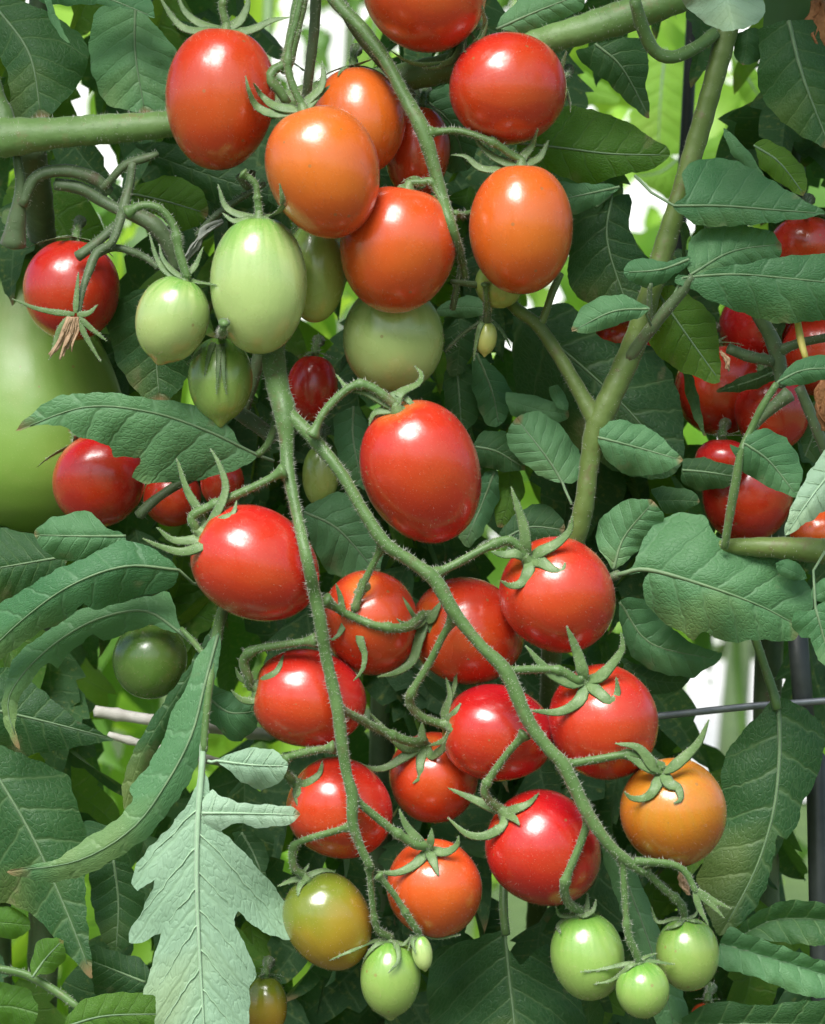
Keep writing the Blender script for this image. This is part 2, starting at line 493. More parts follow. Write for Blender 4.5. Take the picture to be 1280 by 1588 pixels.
LEAFG = simple_leaf('garden_leaf_sunlit', (0.14, 0.32, 0.03), (0.30, 0.50, 0.06), (0.50, 0.80, 0.06), 0.45)  # brightness of sunlit leaves put into the base colour
STAKE = plain('dark_stake_paint', (0.018, 0.024, 0.022), (0.05, 0.06, 0.055), 60, rough=0.45, bump=0.3, dist=0.0008)
WIRE = plain('galvanised_wire', (0.18, 0.20, 0.22), (0.34, 0.36, 0.38), 150, rough=0.45, bump=0.3, dist=0.0004, metal=0.5)
CANE = plain('pale_cane', (0.55, 0.52, 0.45), (0.75, 0.72, 0.66), 60, rough=0.6, bump=0.3)
SOIL = plain('soil', (0.035, 0.026, 0.018), (0.085, 0.065, 0.045), 14, rough=0.95, bump=0.8, dist=0.02)
LAWN = plain('lawn', (0.045, 0.09, 0.02), (0.10, 0.17, 0.04), 9, rough=0.9, bump=0.9, dist=0.03)
PAVE = plain('pale_paving', (0.50, 0.50, 0.48), (0.64, 0.64, 0.62), 3, rough=0.8, bump=0.3, dist=0.004)
HEDGE = simple_leaf('hedge_leaf', (0.05, 0.11, 0.02), (0.10, 0.19, 0.04), (0.2, 0.4, 0.04), 0.3)

# ------------------------------------------------------------------ ground
def sheet(name, x0, x1, y0, y1, z, mat, n=24, amp=0.0):
    xs = np.linspace(x0, x1, n); ys = np.linspace(y0, y1, n)
    V = [(x, y, z + amp * (rng.random() - 0.5)) for y in ys for x in xs]
    F = [(j * n + i, j * n + i + 1, (j + 1) * n + i + 1, (j + 1) * n + i) for j in range(n - 1) for i in range(n - 1)]
    o = mk(name, V, F, mat, origin=(0, 0, z))
    o['kind'] = 'structure'
    return o
sheet('ground', -150, 150, -150, 150, 0.0, LAWN, 12)
sheet('soil_bed', -2.2, 2.2, -0.9, 2.8, 0.012, SOIL, 60, 0.016)
sheet('paving', 0.9, 2.6, 6.4, 13.0, 0.012, PAVE, 8)

# ------------------------------------------------------------------ leaves
from mathutils.geometry import delaunay_2d_cdt

def smooth_closed(poly, step):
    """closed Catmull-Rom through the margin, softened so that lobe tips stay pointed"""
    p = np.asarray(poly, float); n = len(p)
    out = []
    for i in range(n):
        a, b, c, e = p[i - 1], p[i], p[(i + 1) % n], p[(i + 2) % n]
        L = np.linalg.norm(c - b)
        k = max(1, int(L / step))
        for t in np.arange(k) / k:
            cr = 0.5 * (2 * b + (c - a) * t + (2 * a - 5 * b + 4 * c - e) * t * t + (3 * b - a - 3 * c + e) * t ** 3)
            li = b * (1 - t) + c * t
            out.append(0.6 * cr + 0.4 * li)
    return np.array(out)

def inside(pts, poly):
    x, y = pts[:, 0], pts[:, 1]
    r = np.zeros(len(pts), bool)
    a = poly; b = np.roll(poly, -1, axis=0)
    for (x1, y1), (x2, y2) in zip(a, b):
        if y1 == y2: continue
        r ^= ((y1 > y) != (y2 > y)) & (x < (x2 - x1) * (y - y1) / (y2 - y1) + x1)
    return r

ZR = {0: (0, 0, 1.0), 1: (0, 0, 2.6667), 2: (380, 0, 2.4615), 3: (800, 0, 2.6667), 4: (0, 380, 2.6667), 5: (400, 380, 2.56), 6: (800, 380, 2.6667),
      7: (0, 760, 2.6667), 8: (400, 780, 2.56), 9: (800, 780, 2.6667), 10: (0, 1130, 2.6667), 11: (400, 1130, 2.56), 12: (800, 1130, 2.6667)}

def zz(z, pts):
    x0, y0, s = ZR[z]
    return [(p[0] / s + x0, p[1] / s + y0) + tuple(p[2:]) for p in pts]

def leaf(plant, z, outline, mid, d0, d1, mat, fold=0.25, cup=0.3, slant=32, quilt=1.0, wave=1.0, dm=0.0, nv=7, rib=None, ribr=2.3, label=None, petiole=None, teeth=0.65):
    """a leaf blade cut along its margin, bent and quilted in depth; d0 base depth, d1 tip depth, dm bulge of the midrib"""
    raw = np.array(zz(z, outline), float)
    poly = smooth_closed(raw, 5.0)
    nb = len(poly)
    # small irregular teeth along the margin
    tg = np.roll(poly, -1, axis=0) - np.roll(poly, 1, axis=0)
    tg /= np.linalg.norm(tg, axis=1)[:, None] + 1e-9
    ph = rng.random() * 6
    am = teeth * (1.6 * np.sin(np.arange(nb) * 0.9 + 2.0 * np.sin(np.arange(nb) * 0.11 + ph)) + rng.normal(0, 0.7, nb))
    poly = poly + np.stack((tg[:, 1], -tg[:, 0]), 1) * am[:, None]
    lo, hi = poly.min(0), poly.max(0)
    ext = max(hi - lo)
    step = max(5.0, ext / 42)
    gx, gy = np.meshgrid(np.arange(lo[0], hi[0], step), np.arange(lo[1], hi[1], step * 0.87))
    gx = gx + (np.arange(gx.shape[0]) % 2)[:, None] * step * 0.5
    g = np.stack((gx.ravel(), gy.ravel()), 1) + rng.normal(0, step * 0.08, (gx.size, 2))
    g = g[inside(g, poly)]
    dist = np.min(np.linalg.norm(g[:, None, :] - poly[None], axis=2), axis=1) if len(g) else np.zeros(0)
    g = g[dist > step * 0.45]
    pts = [Vector(p) for p in np.vstack((poly, g))]
    edges = [(i, (i + 1) % nb) for i in range(nb)]
    res = delaunay_2d_cdt(pts, edges, [list(range(nb))], 1, 1e-4)
    xy = np.array([(v.x, v.y) for v in res[0]])
    F = [tuple(f) for f in res[2]]
    # orient towards the camera
    F = [f if ((xy[f[1]][0] - xy[f[0]][0]) * (xy[f[2]][1] - xy[f[0]][1]) - (xy[f[1]][1] - xy[f[0]][1]) * (xy[f[2]][0] - xy[f[0]][0])) < 0 else f[::-1] for f in F]
    nt = 80
    c = catmull(np.array(zz(z, mid), float), nt + 1)
    length = np.linalg.norm(np.diff(c, axis=0), axis=1).sum()
    T = np.gradient(c, axis=0); T /= np.linalg.norm(T, axis=1)[:, None] + 1e-9
    dd = np.linalg.norm(xy[:, None, :] - c[None], axis=2)
    # lean the foot points back so that lateral veins run forward
    idx = dd.argmin(1)
    w = dd[np.arange(len(xy)), idx]
    rel = xy - c[idx]
    side = np.sign(rel[:, 0] * T[idx, 1] - rel[:, 1] * T[idx, 0])
    t0 = idx / nt
    wref = max(8.0, np.percentile(w, 97))
    a = np.clip(w / wref, 0, 1.3)
    t = t0 - math.tan(math.radians(slant)) * w / length * (0.7 + 0.5 * t0)
    sg = np.where(side >= 0, 1.0, -1.0)
    phs = t * nv + np.where(sg > 0, 0.45, 0.0)
    q = np.abs((phs % 1.0) - 0.5) * 2
    puff = (1 - q * q) * np.sin(np.pi * np.clip(a, 0, 1)) ** 0.6
    p1, p2 = rng.random(2) * 6
    dep = d0 + (d1 - d0) * t0 + dm * np.sin(math.pi * t0) + fold * w + cup * w * a
    dep += -quilt * 3.4 * puff * np.minimum(1, wref / 40) + 2.5 * np.exp(-(a * 9) ** 2) * quilt
    dep += wave * 0.09 * w * a * np.sin(t0 * 17 + p1 + np.where(sg > 0, 2, 0)) + wave * 3 * np.sin(t0 * 7 + p2)
    V = np.column_stack((xy, dep))
    UV = np.column_stack((t, np.clip(sg * a * 0.5 + 0.5, 0, 1)))
    o = mk('leaf', PV(V), F, mat, plant, uv=UV)
    if label: o['label'] = label
    if rib is not None:
        sel = np.arange(0, nt - 3, 3)
        tt = sel / nt
        md = d0 + (d1 - d0) * tt + dm * np.sin(math.pi * tt) + wave * 3 * np.sin(tt * 7 + p2) + 2.5 * quilt
        path = np.column_stack((c[sel], md - (2.0 if rib is RIBP else 0.8)))
        if petiole is not None:
            path = np.vstack((np.array([(p[0], p[1], p[2]) for p in petiole]), path))
        mb = MB()
        tube(mb, path, np.linspace(ribr, 0.7, len(path)), n=6, hairs=0.12 if rib is RIBP else 0, hlen=5)
        if rib is RIBP:                                   # raised side veins of an underside
            kd = {}
            for i in range(1, nv * 2):
                for sgn in (1, -1):
                    tv = (i - (0.45 if sgn > 0 else 0) ) / nv
                    if not 0.02 < tv < 0.93: continue
                    pp = []
                    for ww in np.linspace(1, wref * 1.25, 26):
                        q0 = tv
                        for _ in range(4):
                            q0 = tv + math.tan(math.radians(slant)) * ww / length * (0.7 + 0.5 * q0)
                        if q0 > 0.985: break
                        k0 = int(round(q0 * nt))
                        nn = np.array((T[k0, 1], -T[k0, 0])) * sgn
                        pt = c[k0] + nn * ww
                        if not inside(pt[None], poly)[0]: break
                        kn = np.argsort(np.linalg.norm(xy - pt, axis=1))[:3]
                        pp.append((pt[0], pt[1], dep[kn].mean() - 1.2))
                    if len(pp) < 5: continue
                    pp = np.array(pp)[:-1]
                    tube(mb, catmull(pp, 14), np.linspace(ribr * 0.26, 0.4, 14), n=5)
        mb.build('midrib', [rib, HAIR], o)
    return o

def plant(loc, label, name='tomato_plant'):
    return empty(name, loc, label, 'plant')

PC = plant((0.05, 0.05, 0), 'tomato plant in the middle with thick vine and hairy trusses bearing the front fruit')
PR = plant((0.06, 0.045, 0), 'tomato plant on the right with forked olive stem and broad bluish leaves')
PL = plant((-0.16, 0.03, 0), 'tomato plant at the left edge with long drooping leaves and the pale lobed leaf')

# ---- left side
leaf(PL, 4, [(1070, 870), (1000, 830), (940, 740), (800, 660), (600, 632), (450, 608), (250, 622), (150, 680), (60, 770), (130, 748), (250, 745), (320, 790), (450, 830), (470, 875), (580, 880), (548, 960), (600, 985), (720, 980), (830, 970), (980, 930), (1050, 890)],
     [(1070, 870), (850, 765), (620, 690), (350, 670), (60, 770)], 60, 20, LEAFB, fold=0.35, cup=0.1, rib=RIB, dm=-30, quilt=1.5, petiole=[(425, 715, 70)])
leaf(PL, 4, [(610, 175), (480, 230), (452, 340), (475, 470), (530, 560), (600, 640), (700, 640), (780, 540), (800, 380), (740, 240)],
     [(625, 180), (640, 400), (660, 640)], 150, 170, LEAF, rib=RIB)
leaf(PL, 7, [(500, 170), (440, 160), (380, 90), (330, 88), (200, 120), (140, 180), (180, 250), (240, 285), (320, 292), (420, 255), (520, 215)],
     [(520, 190), (330, 190), (140, 185)], -10, -30, LEAFB, rib=RIB, nv=4)
leaf(PL, 7, [(740, 330), (650, 250), (520, 205), (430, 240), (340, 285), (230, 330), (100, 410), (0, 470), (-70, 540), (-110, 700), (-60, 760), (0, 700), (60, 660), (180, 575), (240, 560), (300, 512), (345, 472), (372, 488), (402, 494), (480, 472), (545, 452), (610, 430), (680, 420), (725, 385)],
     [(740, 330), (520, 315), (300, 390), (100, 530), (-100, 720)], -30, -10, LEAFB, fold=0.5, cup=0.2, dm=-40, rib=RIB, quilt=0.7, petiole=[(322, 908, 20), (300, 905, -10)])
leaf(PL, 7, [(745, 590), (720, 480), (700, 420), (610, 440), (480, 462), (350, 485), (230, 560), (170, 600), (60, 690), (15, 830), (8, 920), (40, 1020), (85, 1078), (65, 1000), (75, 880), (130, 790), (200, 710), (240, 742), (270, 690), (330, 640), (390, 595), (430, 625), (500, 600), (620, 560)],
     [(745, 590), (600, 500), (400, 535), (220, 640), (80, 780), (32, 900), (85, 1075)], 20, 40, LEAFB, fold=0.4, rib=RIB, quilt=0.7, petiole=[(312, 1010, 10)])
leaf(PL, 0, [(330, 972), (290, 1038), (240, 1108), (205, 1168), (190, 1215), (193, 1255), (215, 1242), (252, 1150), (292, 1080), (330, 1012)],
     [(332, 985), (270, 1085), (220, 1170), (194, 1250)], 10, 40, LEAF, fold=0.5)
leaf(PL, 0, [(340, 980), (316, 1006), (300, 1030), (292, 1060), (262, 1112), (257, 1140), (225, 1194), (202, 1220), (205, 1242), (180, 1272), (131, 1302), (90, 1332), (8, 1352), (75, 1369), (124, 1360), (158, 1345), (225, 1302), (262, 1258), (292, 1216), (308, 1179), (320, 1130), (324, 1090), (332, 1060), (342, 1015)],
     [(338, 985), (318, 1060), (297, 1140), (258, 1215), (205, 1285), (120, 1335), (8, 1352)], -40, -60, LEAFB, fold=0.55, cup=0.1, dm=-30, slant=25, rib=RIB, quilt=0.6)
leaf(PL, 7, [(855, 800), (900, 810), (1000, 865), (1088, 905), (1060, 980), (1000, 1038), (940, 1030), (905, 985), (858, 950)],
     [(850, 850), (950, 920), (1086, 912)], -10, 10, LEAFB, nv=4, rib=RIB)
leaf(PL, 10, [(850, 180), (870, 260), (898, 330), (915, 420), (1000, 500), (1070, 580), (1140, 660), (1200, 760), (1237, 862), (1180, 872), (1090, 842), (1020, 792), (985, 755), (966, 790), (1000, 870), (1040, 950), (1060, 1030), (1030, 1080), (1035, 1150), (1025, 1230), (990, 1330), (880, 1480), (700, 1380), (640, 1260), (645, 1110), (592, 1100), (620, 1010), (650, 900), (668, 845), (600, 880), (532, 888), (545, 820), (580, 770), (605, 720), (640, 625), (570, 672), (546, 640), (560, 570), (620, 490), (700, 410), (790, 290), (820, 200)],
     [(835, 170), (818, 400), (815, 650), (830, 1000), (860, 1480)], -70, -100, LEAFP, fold=0.28, cup=0.2, slant=52, quilt=1.5, nv=8, rib=RIBP, ribr=5.5, petiole=[(318, 1120, -58), (315, 1160, -64)], label='large pale grey-green lobed leaf seen from its underside')
leaf(PL, 10, [(835, 300), (880, 255), (920, 282), (1010, 310), (1120, 315), (1210, 325), (1246, 355), (1200, 395), (1080, 411), (970, 390), (912, 430), (850, 480)],
     [(835, 350), (950, 350), (1246, 356)], -76, -90, LEAFP, fold=0.15, rib=RIBP, nv=5, slant=25, ribr=2.5)
leaf(PL, 10, [(900, 135), (930, 112), (970, 95), (1050, 79), (1130, 86), (1190, 140), (1172, 210), (1080, 256), (1000, 220), (930, 160)],
     [(895, 133), (1040, 150), (1190, 155)], -60, -70, LEAFP, fold=0.2, rib=RIBP, nv=4, ribr=2.5, petiole=[(322, 1180, -60), (328, 1182, -62)])
leaf(PL, 10, [(0, 70), (150, 130), (290, 200), (300, 260), (360, 440), (352, 620), (360, 800), (382, 1032), (280, 930), (150, 780), (20, 720), (-90, 700), (-90, 60)],
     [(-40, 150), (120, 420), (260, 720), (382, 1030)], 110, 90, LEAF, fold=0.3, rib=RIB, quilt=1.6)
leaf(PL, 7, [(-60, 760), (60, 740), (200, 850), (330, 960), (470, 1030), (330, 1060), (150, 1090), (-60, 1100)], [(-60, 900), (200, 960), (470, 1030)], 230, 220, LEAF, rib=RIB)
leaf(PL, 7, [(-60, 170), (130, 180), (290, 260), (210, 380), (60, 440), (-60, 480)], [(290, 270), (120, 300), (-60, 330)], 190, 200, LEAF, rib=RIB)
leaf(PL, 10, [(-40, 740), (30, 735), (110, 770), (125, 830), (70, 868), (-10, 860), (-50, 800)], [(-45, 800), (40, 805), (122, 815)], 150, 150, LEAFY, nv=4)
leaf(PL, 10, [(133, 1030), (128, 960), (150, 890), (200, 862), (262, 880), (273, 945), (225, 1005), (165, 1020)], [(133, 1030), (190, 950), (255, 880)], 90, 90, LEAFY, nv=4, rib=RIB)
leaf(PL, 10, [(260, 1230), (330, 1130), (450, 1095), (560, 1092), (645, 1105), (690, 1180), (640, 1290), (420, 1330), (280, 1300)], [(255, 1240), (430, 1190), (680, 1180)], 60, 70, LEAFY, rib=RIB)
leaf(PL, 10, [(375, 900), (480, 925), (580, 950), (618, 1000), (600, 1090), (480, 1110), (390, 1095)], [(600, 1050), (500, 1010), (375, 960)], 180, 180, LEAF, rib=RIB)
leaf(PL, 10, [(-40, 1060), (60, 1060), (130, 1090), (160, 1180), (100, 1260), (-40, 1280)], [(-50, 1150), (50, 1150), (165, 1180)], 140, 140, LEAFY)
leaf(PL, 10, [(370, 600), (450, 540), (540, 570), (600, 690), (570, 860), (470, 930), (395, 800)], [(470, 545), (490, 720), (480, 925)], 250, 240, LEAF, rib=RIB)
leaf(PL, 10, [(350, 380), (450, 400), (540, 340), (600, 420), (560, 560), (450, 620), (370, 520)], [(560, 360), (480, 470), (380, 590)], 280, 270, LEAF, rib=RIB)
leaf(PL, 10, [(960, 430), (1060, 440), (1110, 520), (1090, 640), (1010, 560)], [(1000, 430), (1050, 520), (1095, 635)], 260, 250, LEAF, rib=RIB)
# ---- top left
leaf(PL, 1, [(-60, -40), (80, 0), (200, 50), (330, 140), (372, 220), (330, 340), (200, 480), (60, 490), (30, 300), (-20, 200)], [(-40, 0), (120, 220), (170, 485)], 170, 140, LEAF, rib=RIB)
leaf(PL, 1, [(400, 40), (480, 15), (570, 20), (640, 100), (730, 210), (700, 300), (695, 450), (600, 470), (560, 462), (440, 430), (380, 300), (368, 170)], [(560, 0), (560, 220), (600, 465)], 130, 110, LEAFB, rib=RIB, quilt=1.4)
leaf(PL, 1, [(150, -60), (420, -90), (600, -40), (642, 75), (560, 40), (400, 18), (240, 22), (160, 0)], [(150, -40), (400, -20), (642, 72)], 60, 40, LEAFB, rib=RIB)
leaf(PL, 1, [(180, -20), (215, 0), (230, 60), (260, 120), (290, 178), (250, 150), (215, 100), (195, 40)], [(195, -20), (215, 60), (288, 175)], 40, 20, LEAFB, nv=3)
leaf(PL, 1, [(540, 790), (640, 740), (725, 724), (840, 790), (860, 900), (750, 960), (650, 890)], [(540, 800), (680, 830), (850, 880)], 200, 210, LEAFY, rib=RIB)
leaf(PL, 1, [(560, 600), (700, 590), (850, 640), (1000, 700), (1100, 690), (1100, 850), (900, 850), (720, 720)], [(560, 610), (800, 700), (1100, 800)], 260, 250, LEAF)
# ---- middle
leaf(PC, 5, [(300, 690), (400, 640), (450, 760), (450, 900), (420, 970), (330, 900)], [(380, 640), (380, 780), (420, 970)], 180, 190, LEAFB, rib=RIB)
leaf(PC, 5, [(180, 1060), (240, 1010), (320, 980), (400, 1000), (460, 1080), (500, 1200), (480, 1300), (380, 1330), (280, 1300), (220, 1200)], [(185, 1060), (320, 1130), (480, 1310)], 190, 200, LEAFB, rib=RIB)
leaf(PC, 5, [(860, 430), (940, 480), (1000, 560), (1020, 620), (960, 720), (900, 700), (850, 560)], [(870, 430), (930, 580), (960, 720)], 210, 210, LEAFB, rib=RIB)
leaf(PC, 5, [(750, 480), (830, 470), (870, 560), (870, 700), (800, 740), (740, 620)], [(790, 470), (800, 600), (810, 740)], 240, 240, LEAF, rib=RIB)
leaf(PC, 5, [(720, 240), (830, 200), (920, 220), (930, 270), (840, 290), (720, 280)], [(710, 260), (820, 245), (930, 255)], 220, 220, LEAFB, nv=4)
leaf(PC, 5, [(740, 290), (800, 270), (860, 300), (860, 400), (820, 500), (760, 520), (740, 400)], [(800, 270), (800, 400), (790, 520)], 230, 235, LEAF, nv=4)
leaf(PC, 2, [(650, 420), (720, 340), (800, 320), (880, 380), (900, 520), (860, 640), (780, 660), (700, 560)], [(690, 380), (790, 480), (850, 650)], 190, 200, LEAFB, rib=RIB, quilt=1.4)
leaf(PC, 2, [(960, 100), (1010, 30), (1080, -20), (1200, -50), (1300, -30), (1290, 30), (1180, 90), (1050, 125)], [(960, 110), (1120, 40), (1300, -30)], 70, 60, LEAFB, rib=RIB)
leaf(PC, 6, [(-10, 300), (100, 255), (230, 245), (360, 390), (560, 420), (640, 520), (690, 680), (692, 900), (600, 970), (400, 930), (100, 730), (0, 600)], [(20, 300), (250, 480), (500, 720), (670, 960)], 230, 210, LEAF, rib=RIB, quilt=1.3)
leaf(PC, 6, [(-40, 610), (60, 620), (200, 660), (220, 720), (120, 740), (-20, 700)], [(-40, 640), (100, 680), (220, 700)], 180, 180, LEAFB, nv=4)
leaf(PC, 6, [(140, 590), (175, 580), (210, 620), (215, 680), (170, 670), (145, 630)], [(160, 580), (178, 625), (200, 680)], 150, 150, LEAFB, nv=3)
leaf(PC, 6, [(200, 985), (120, 965), (40, 910), (-20, 850), (-40, 780), (20, 700), (100, 690), (180, 740), (240, 820), (292, 910), (280, 960), (230, 982)], [(195, 985), (130, 880), (10, 725)], 120, 130, LEAFB, rib=RIB, petiole=[(887, 782, 95), (877, 760, 110)])
leaf(PC, 5, [(860, 780), (900, 740), (980, 740), (1050, 830), (1060, 890), (980, 900), (880, 870)], [(865, 800), (950, 820), (1060, 885)], 170, 175, LEAF, rib=RIB)
leaf(PC, 5, [(800, 1160), (850, 1000), (900, 900), (950, 900), (960, 1000), (900, 1130), (840, 1200)], [(940, 900), (890, 1030), (820, 1190)], 200, 200, LEAFB, rib=RIB)
leaf(PC, 5, [(950, 900), (1040, 900), (1060, 980), (1000, 1110), (950, 1120), (940, 1000)], [(1000, 895), (1000, 1000), (965, 1120)], 220, 220, LEAFY, nv=4)
leaf(PC, 5, [(960, 1150), (1010, 1080), (1090, 1030), (1170, 1040), (1220, 1120), (1180, 1230), (1040, 1230)], [(970, 1170), (1080, 1120), (1215, 1130)], 180, 180, LEAF, rib=RIB)
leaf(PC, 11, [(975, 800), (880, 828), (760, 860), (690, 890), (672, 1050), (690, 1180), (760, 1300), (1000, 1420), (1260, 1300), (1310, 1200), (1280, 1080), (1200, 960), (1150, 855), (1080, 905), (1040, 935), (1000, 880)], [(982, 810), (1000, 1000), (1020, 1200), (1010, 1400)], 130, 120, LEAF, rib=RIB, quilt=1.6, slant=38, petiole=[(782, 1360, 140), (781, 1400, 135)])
leaf(PC, 12, [(350, 490), (420, 500), (480, 560), (545, 700), (620, 910), (690, 1080), (725, 1260), (600, 1260), (520, 1000), (430, 740)], [(400, 490), (500, 740), (590, 1000), (665, 1260)], 110, 90, LEAFB, fold=0.3, rib=RIB)
leaf(PC, 11, [(740, 470), (830, 440), (930, 450), (980, 480), (900, 520), (830, 490)], [(740, 470), (850, 470), (980, 482)], 190, 190, LEAFB, nv=4)
# ---- right
leaf(PR, 0, [(1072, 428), (1110, 415), (1160, 408), (1208, 398), (1280, 393), (1330, 395), (1400, 420), (1380, 480), (1320, 500), (1280, 497), (1205, 501), (1150, 485), (1100, 465), (1075, 450), (1047, 437), (1052, 424)],
     [(1060, 430), (1140, 425), (1230, 432), (1400, 450)], 10, 30, LEAFB, fold=0.15, dm=-20, rib=RIB, quilt=1.2, petiole=[(1012, 512, 55), (1035, 478, 35)])
leaf(PR, 0, [(1070, 426), (1066, 395), (1073, 367), (1100, 353), (1150, 349), (1195, 358), (1213, 378), (1206, 402), (1150, 420), (1100, 430)], [(1071, 426), (1135, 390), (1213, 378)], 20, 40, LEAFB, rib=RIB)
leaf(PR, 3, [(650, 850), (702, 805), (690, 720), (720, 672), (800, 654), (900, 660), (1000, 708), (1100, 770), (1200, 830), (1282, 880), (1200, 902), (1100, 915), (1000, 926), (850, 937), (750, 930), (690, 890)], [(655, 850), (850, 850), (1050, 865), (1280, 882)], 5, -10, LEAFB, fold=0.25, rib=RIB, petiole=[(985, 272, 40), (1010, 298, 20)])
leaf(PR, 6, [(552, 260), (500, 225), (440, 205), (350, 213), (262, 268), (234, 357), (320, 362), (420, 332), (500, 302), (548, 275)], [(551, 262), (400, 275), (236, 355)], 0, -10, LEAFB, fold=0.35, rib=RIB, nv=5, petiole=[(1010, 505, 30), (1003, 488, 10)])
leaf(PR, 6, [(720, 40), (640, 68), (560, 58), (480, 58), (448, 100), (470, 147), (540, 178), (600, 165), (650, 130), (718, 80)], [(718, 58), (600, 100), (452, 112)], 10, 10, LEAFB, fold=0.4, rib=RIB, nv=4)
leaf(PR, 6, [(342, 790), (355, 745), (400, 722), (450, 726), (560, 760), (640, 830), (690, 890), (640, 930), (540, 956), (440, 942), (375, 885), (345, 830)], [(342, 795), (480, 830), (690, 890)], 60, 50, LEAFB, fold=0.2, rib=RIB)
leaf(PR, 9, [(405, 275), (350, 200), (328, 140), (350, 70), (400, 20), (480, -18), (560, -12), (612, 40), (602, 100), (540, 170), (480, 220), (430, 262)], [(405, 275), (450, 140), (570, -5)], 80, 60, LEAFB, rib=RIB)
leaf(PR, 6, [(560, 1010), (640, 1000), (740, 1020), (762, 1060), (700, 1100), (620, 1110)], [(560, 1060), (660, 1055), (762, 1060)], 120, 120, LEAF, nv=4)
leaf(PR, 9, [(440, 295), (480, 262), (512, 200), (530, 140), (600, 68), (690, 38), (790, 60), (822, 132), (900, 160), (1050, 200), (1200, 320), (1235, 430), (1185, 520), (1140, 572), (1000, 566), (880, 577), (775, 533), (735, 568), (690, 537), (600, 482), (540, 412), (524, 340), (550, 288)],
     [(430, 295), (540, 275), (750, 330), (1000, 420), (1190, 520)], 50, 30, LEAFB, fold=0.2, dm=-25, rib=RIB, ribr=4.5, quilt=1.6, petiole=[(940, 905, 90), (952, 893, 70)])
leaf(PR, 9, [(430, 400), (560, 402), (610, 490), (750, 590), (852, 620), (830, 662), (765, 702), (740, 722), (650, 716), (560, 690), (480, 632), (440, 540)], [(430, 410), (560, 580), (840, 650)], 120, 120, LEAFB, rib=RIB, quilt=1.4)
leaf(PR, 9, [(430, 640), (560, 690), (735, 705), (690, 762), (620, 792), (520, 775)], [(430, 660), (560, 730), (700, 745)], 170, 170, LEAF)
leaf(PR, 6, [(930, 838), (888, 826), (900, 860), (945, 940), (1050, 1002), (1160, 1042), (1187, 960), (1172, 880), (1120, 800), (1040, 760), (985, 765), (955, 800)], [(945, 818), (1050, 895), (1165, 1038)], -30, -20, LEAFB, rib=RIB, petiole=[(1130, 825, 10), (1140, 760, -15), (1148, 715, -25)])
leaf(PR, 6, [(1113, 1203), (1130, 1110), (1180, 1000), (1240, 900), (1300, 830), (1380, 800), (1400, 950), (1330, 1060), (1250, 1120), (1170, 1172)], [(1390, 840), (1240, 1020), (1114, 1202)], -60, -90, LEAFP, rib=RIBP, quilt=1.3)
leaf(PR, 6, [(1088, 562), (1120, 510), (1190, 465), (1280, 455), (1350, 465), (1380, 530), (1340, 560), (1280, 558), (1200, 575), (1130, 582)], [(1090, 562), (1200, 515), (1380, 510)], -30, -20, LEAFB, rib=RIB, petiole=[(1165, 672, -15), (1180, 635, -25), (1195, 605, -32)])
leaf(PR, 12, [(1080, -130), (1190, -90), (1268, -15), (1276, 80), (1242, 220), (1190, 300), (1165, 400), (1120, 457), (1085, 440), (1070, 520), (1040, 650), (980, 760), (900, 830), (843, 858), (790, 760), (748, 620), (800, 500), (850, 350), (850, 200), (868, 110), (940, 10), (1010, -60)],
     [(1085, -130), (1092, 100), (1065, 350), (985, 600), (845, 855)], 170, 150, LEAF, fold=0.15, rib=RIB, ribr=4, quilt=1.3, petiole=[(1171, 990, 190), (1190, 1045, 180)])
leaf(PR, 3, [(190, 440), (300, 448), (430, 490), (510, 530), (560, 570), (620, 600), (638, 638), (600, 682), (520, 712), (440, 722), (300, 765), (100, 690), (0, 620), (60, 520)], [(0, 590), (200, 612), (400, 635), (638, 640)], 150, 140, LEAFY, rib=RIB)
leaf(PR, 3, [(240, 870), (330, 840), (475, 800), (470, 930), (500, 1010), (552, 1070), (600, 1180), (560, 1300), (380, 1300), (220, 1180)], [(400, 800), (380, 1000), (470, 1290)], 200, 190, LEAF, rib=RIB, petiole=[(925, 320, 185)])
leaf(PR, 3, [(150, 755), (300, 758), (432, 770), (330, 852), (232, 888), (160, 830)], [(430, 772), (300, 800), (160, 830)], 140, 130, LEAFB, nv=4, rib=RIB)
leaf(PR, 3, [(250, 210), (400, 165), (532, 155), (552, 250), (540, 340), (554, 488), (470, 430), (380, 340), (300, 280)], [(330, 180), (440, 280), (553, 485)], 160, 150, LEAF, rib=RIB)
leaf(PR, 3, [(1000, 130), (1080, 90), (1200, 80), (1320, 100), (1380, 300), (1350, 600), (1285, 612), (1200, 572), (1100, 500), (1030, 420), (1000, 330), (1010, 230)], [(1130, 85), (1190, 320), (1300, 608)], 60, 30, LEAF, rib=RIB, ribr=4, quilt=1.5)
leaf(PR, 3, [(905, 150), (950, 120), (1002, 122), (1010, 240), (940, 272), (906, 230)], [(960, 115), (955, 200), (940, 270)], 80, 80, LEAF, nv=4)
leaf(PR, 3, [(985, 595), (1040, 578), (1112, 610), (1182, 680), (1207, 742), (1190, 812), (1100, 760), (1020, 700)], [(985, 600), (1090, 670), (1195, 805)], 90, 80, LEAFY, rib=RIB, nv=5)
leaf(PR, 3, [(858, 528), (940, 595), (1000, 680), (1030, 735), (950, 690), (890, 630)], [(858, 530), (940, 640), (1030, 733)], 60, 70, LEAFB, nv=4)
leaf(PR, 6, [(570, 210), (650, 165), (760, 235), (822, 300), (842, 420), (847, 566), (780, 560), (650, 505), (555, 410)], [(590, 200), (700, 360), (845, 562)], 110, 100, LEAFY, rib=RIB)
leaf(PR, 6, [(830, 605), (900, 560), (1000, 520), (1080, 495), (1095, 540), (1000, 592), (900, 610)], [(1090, 515), (980, 560), (832, 605)], 190, 200, LEAF, rib=RIB)
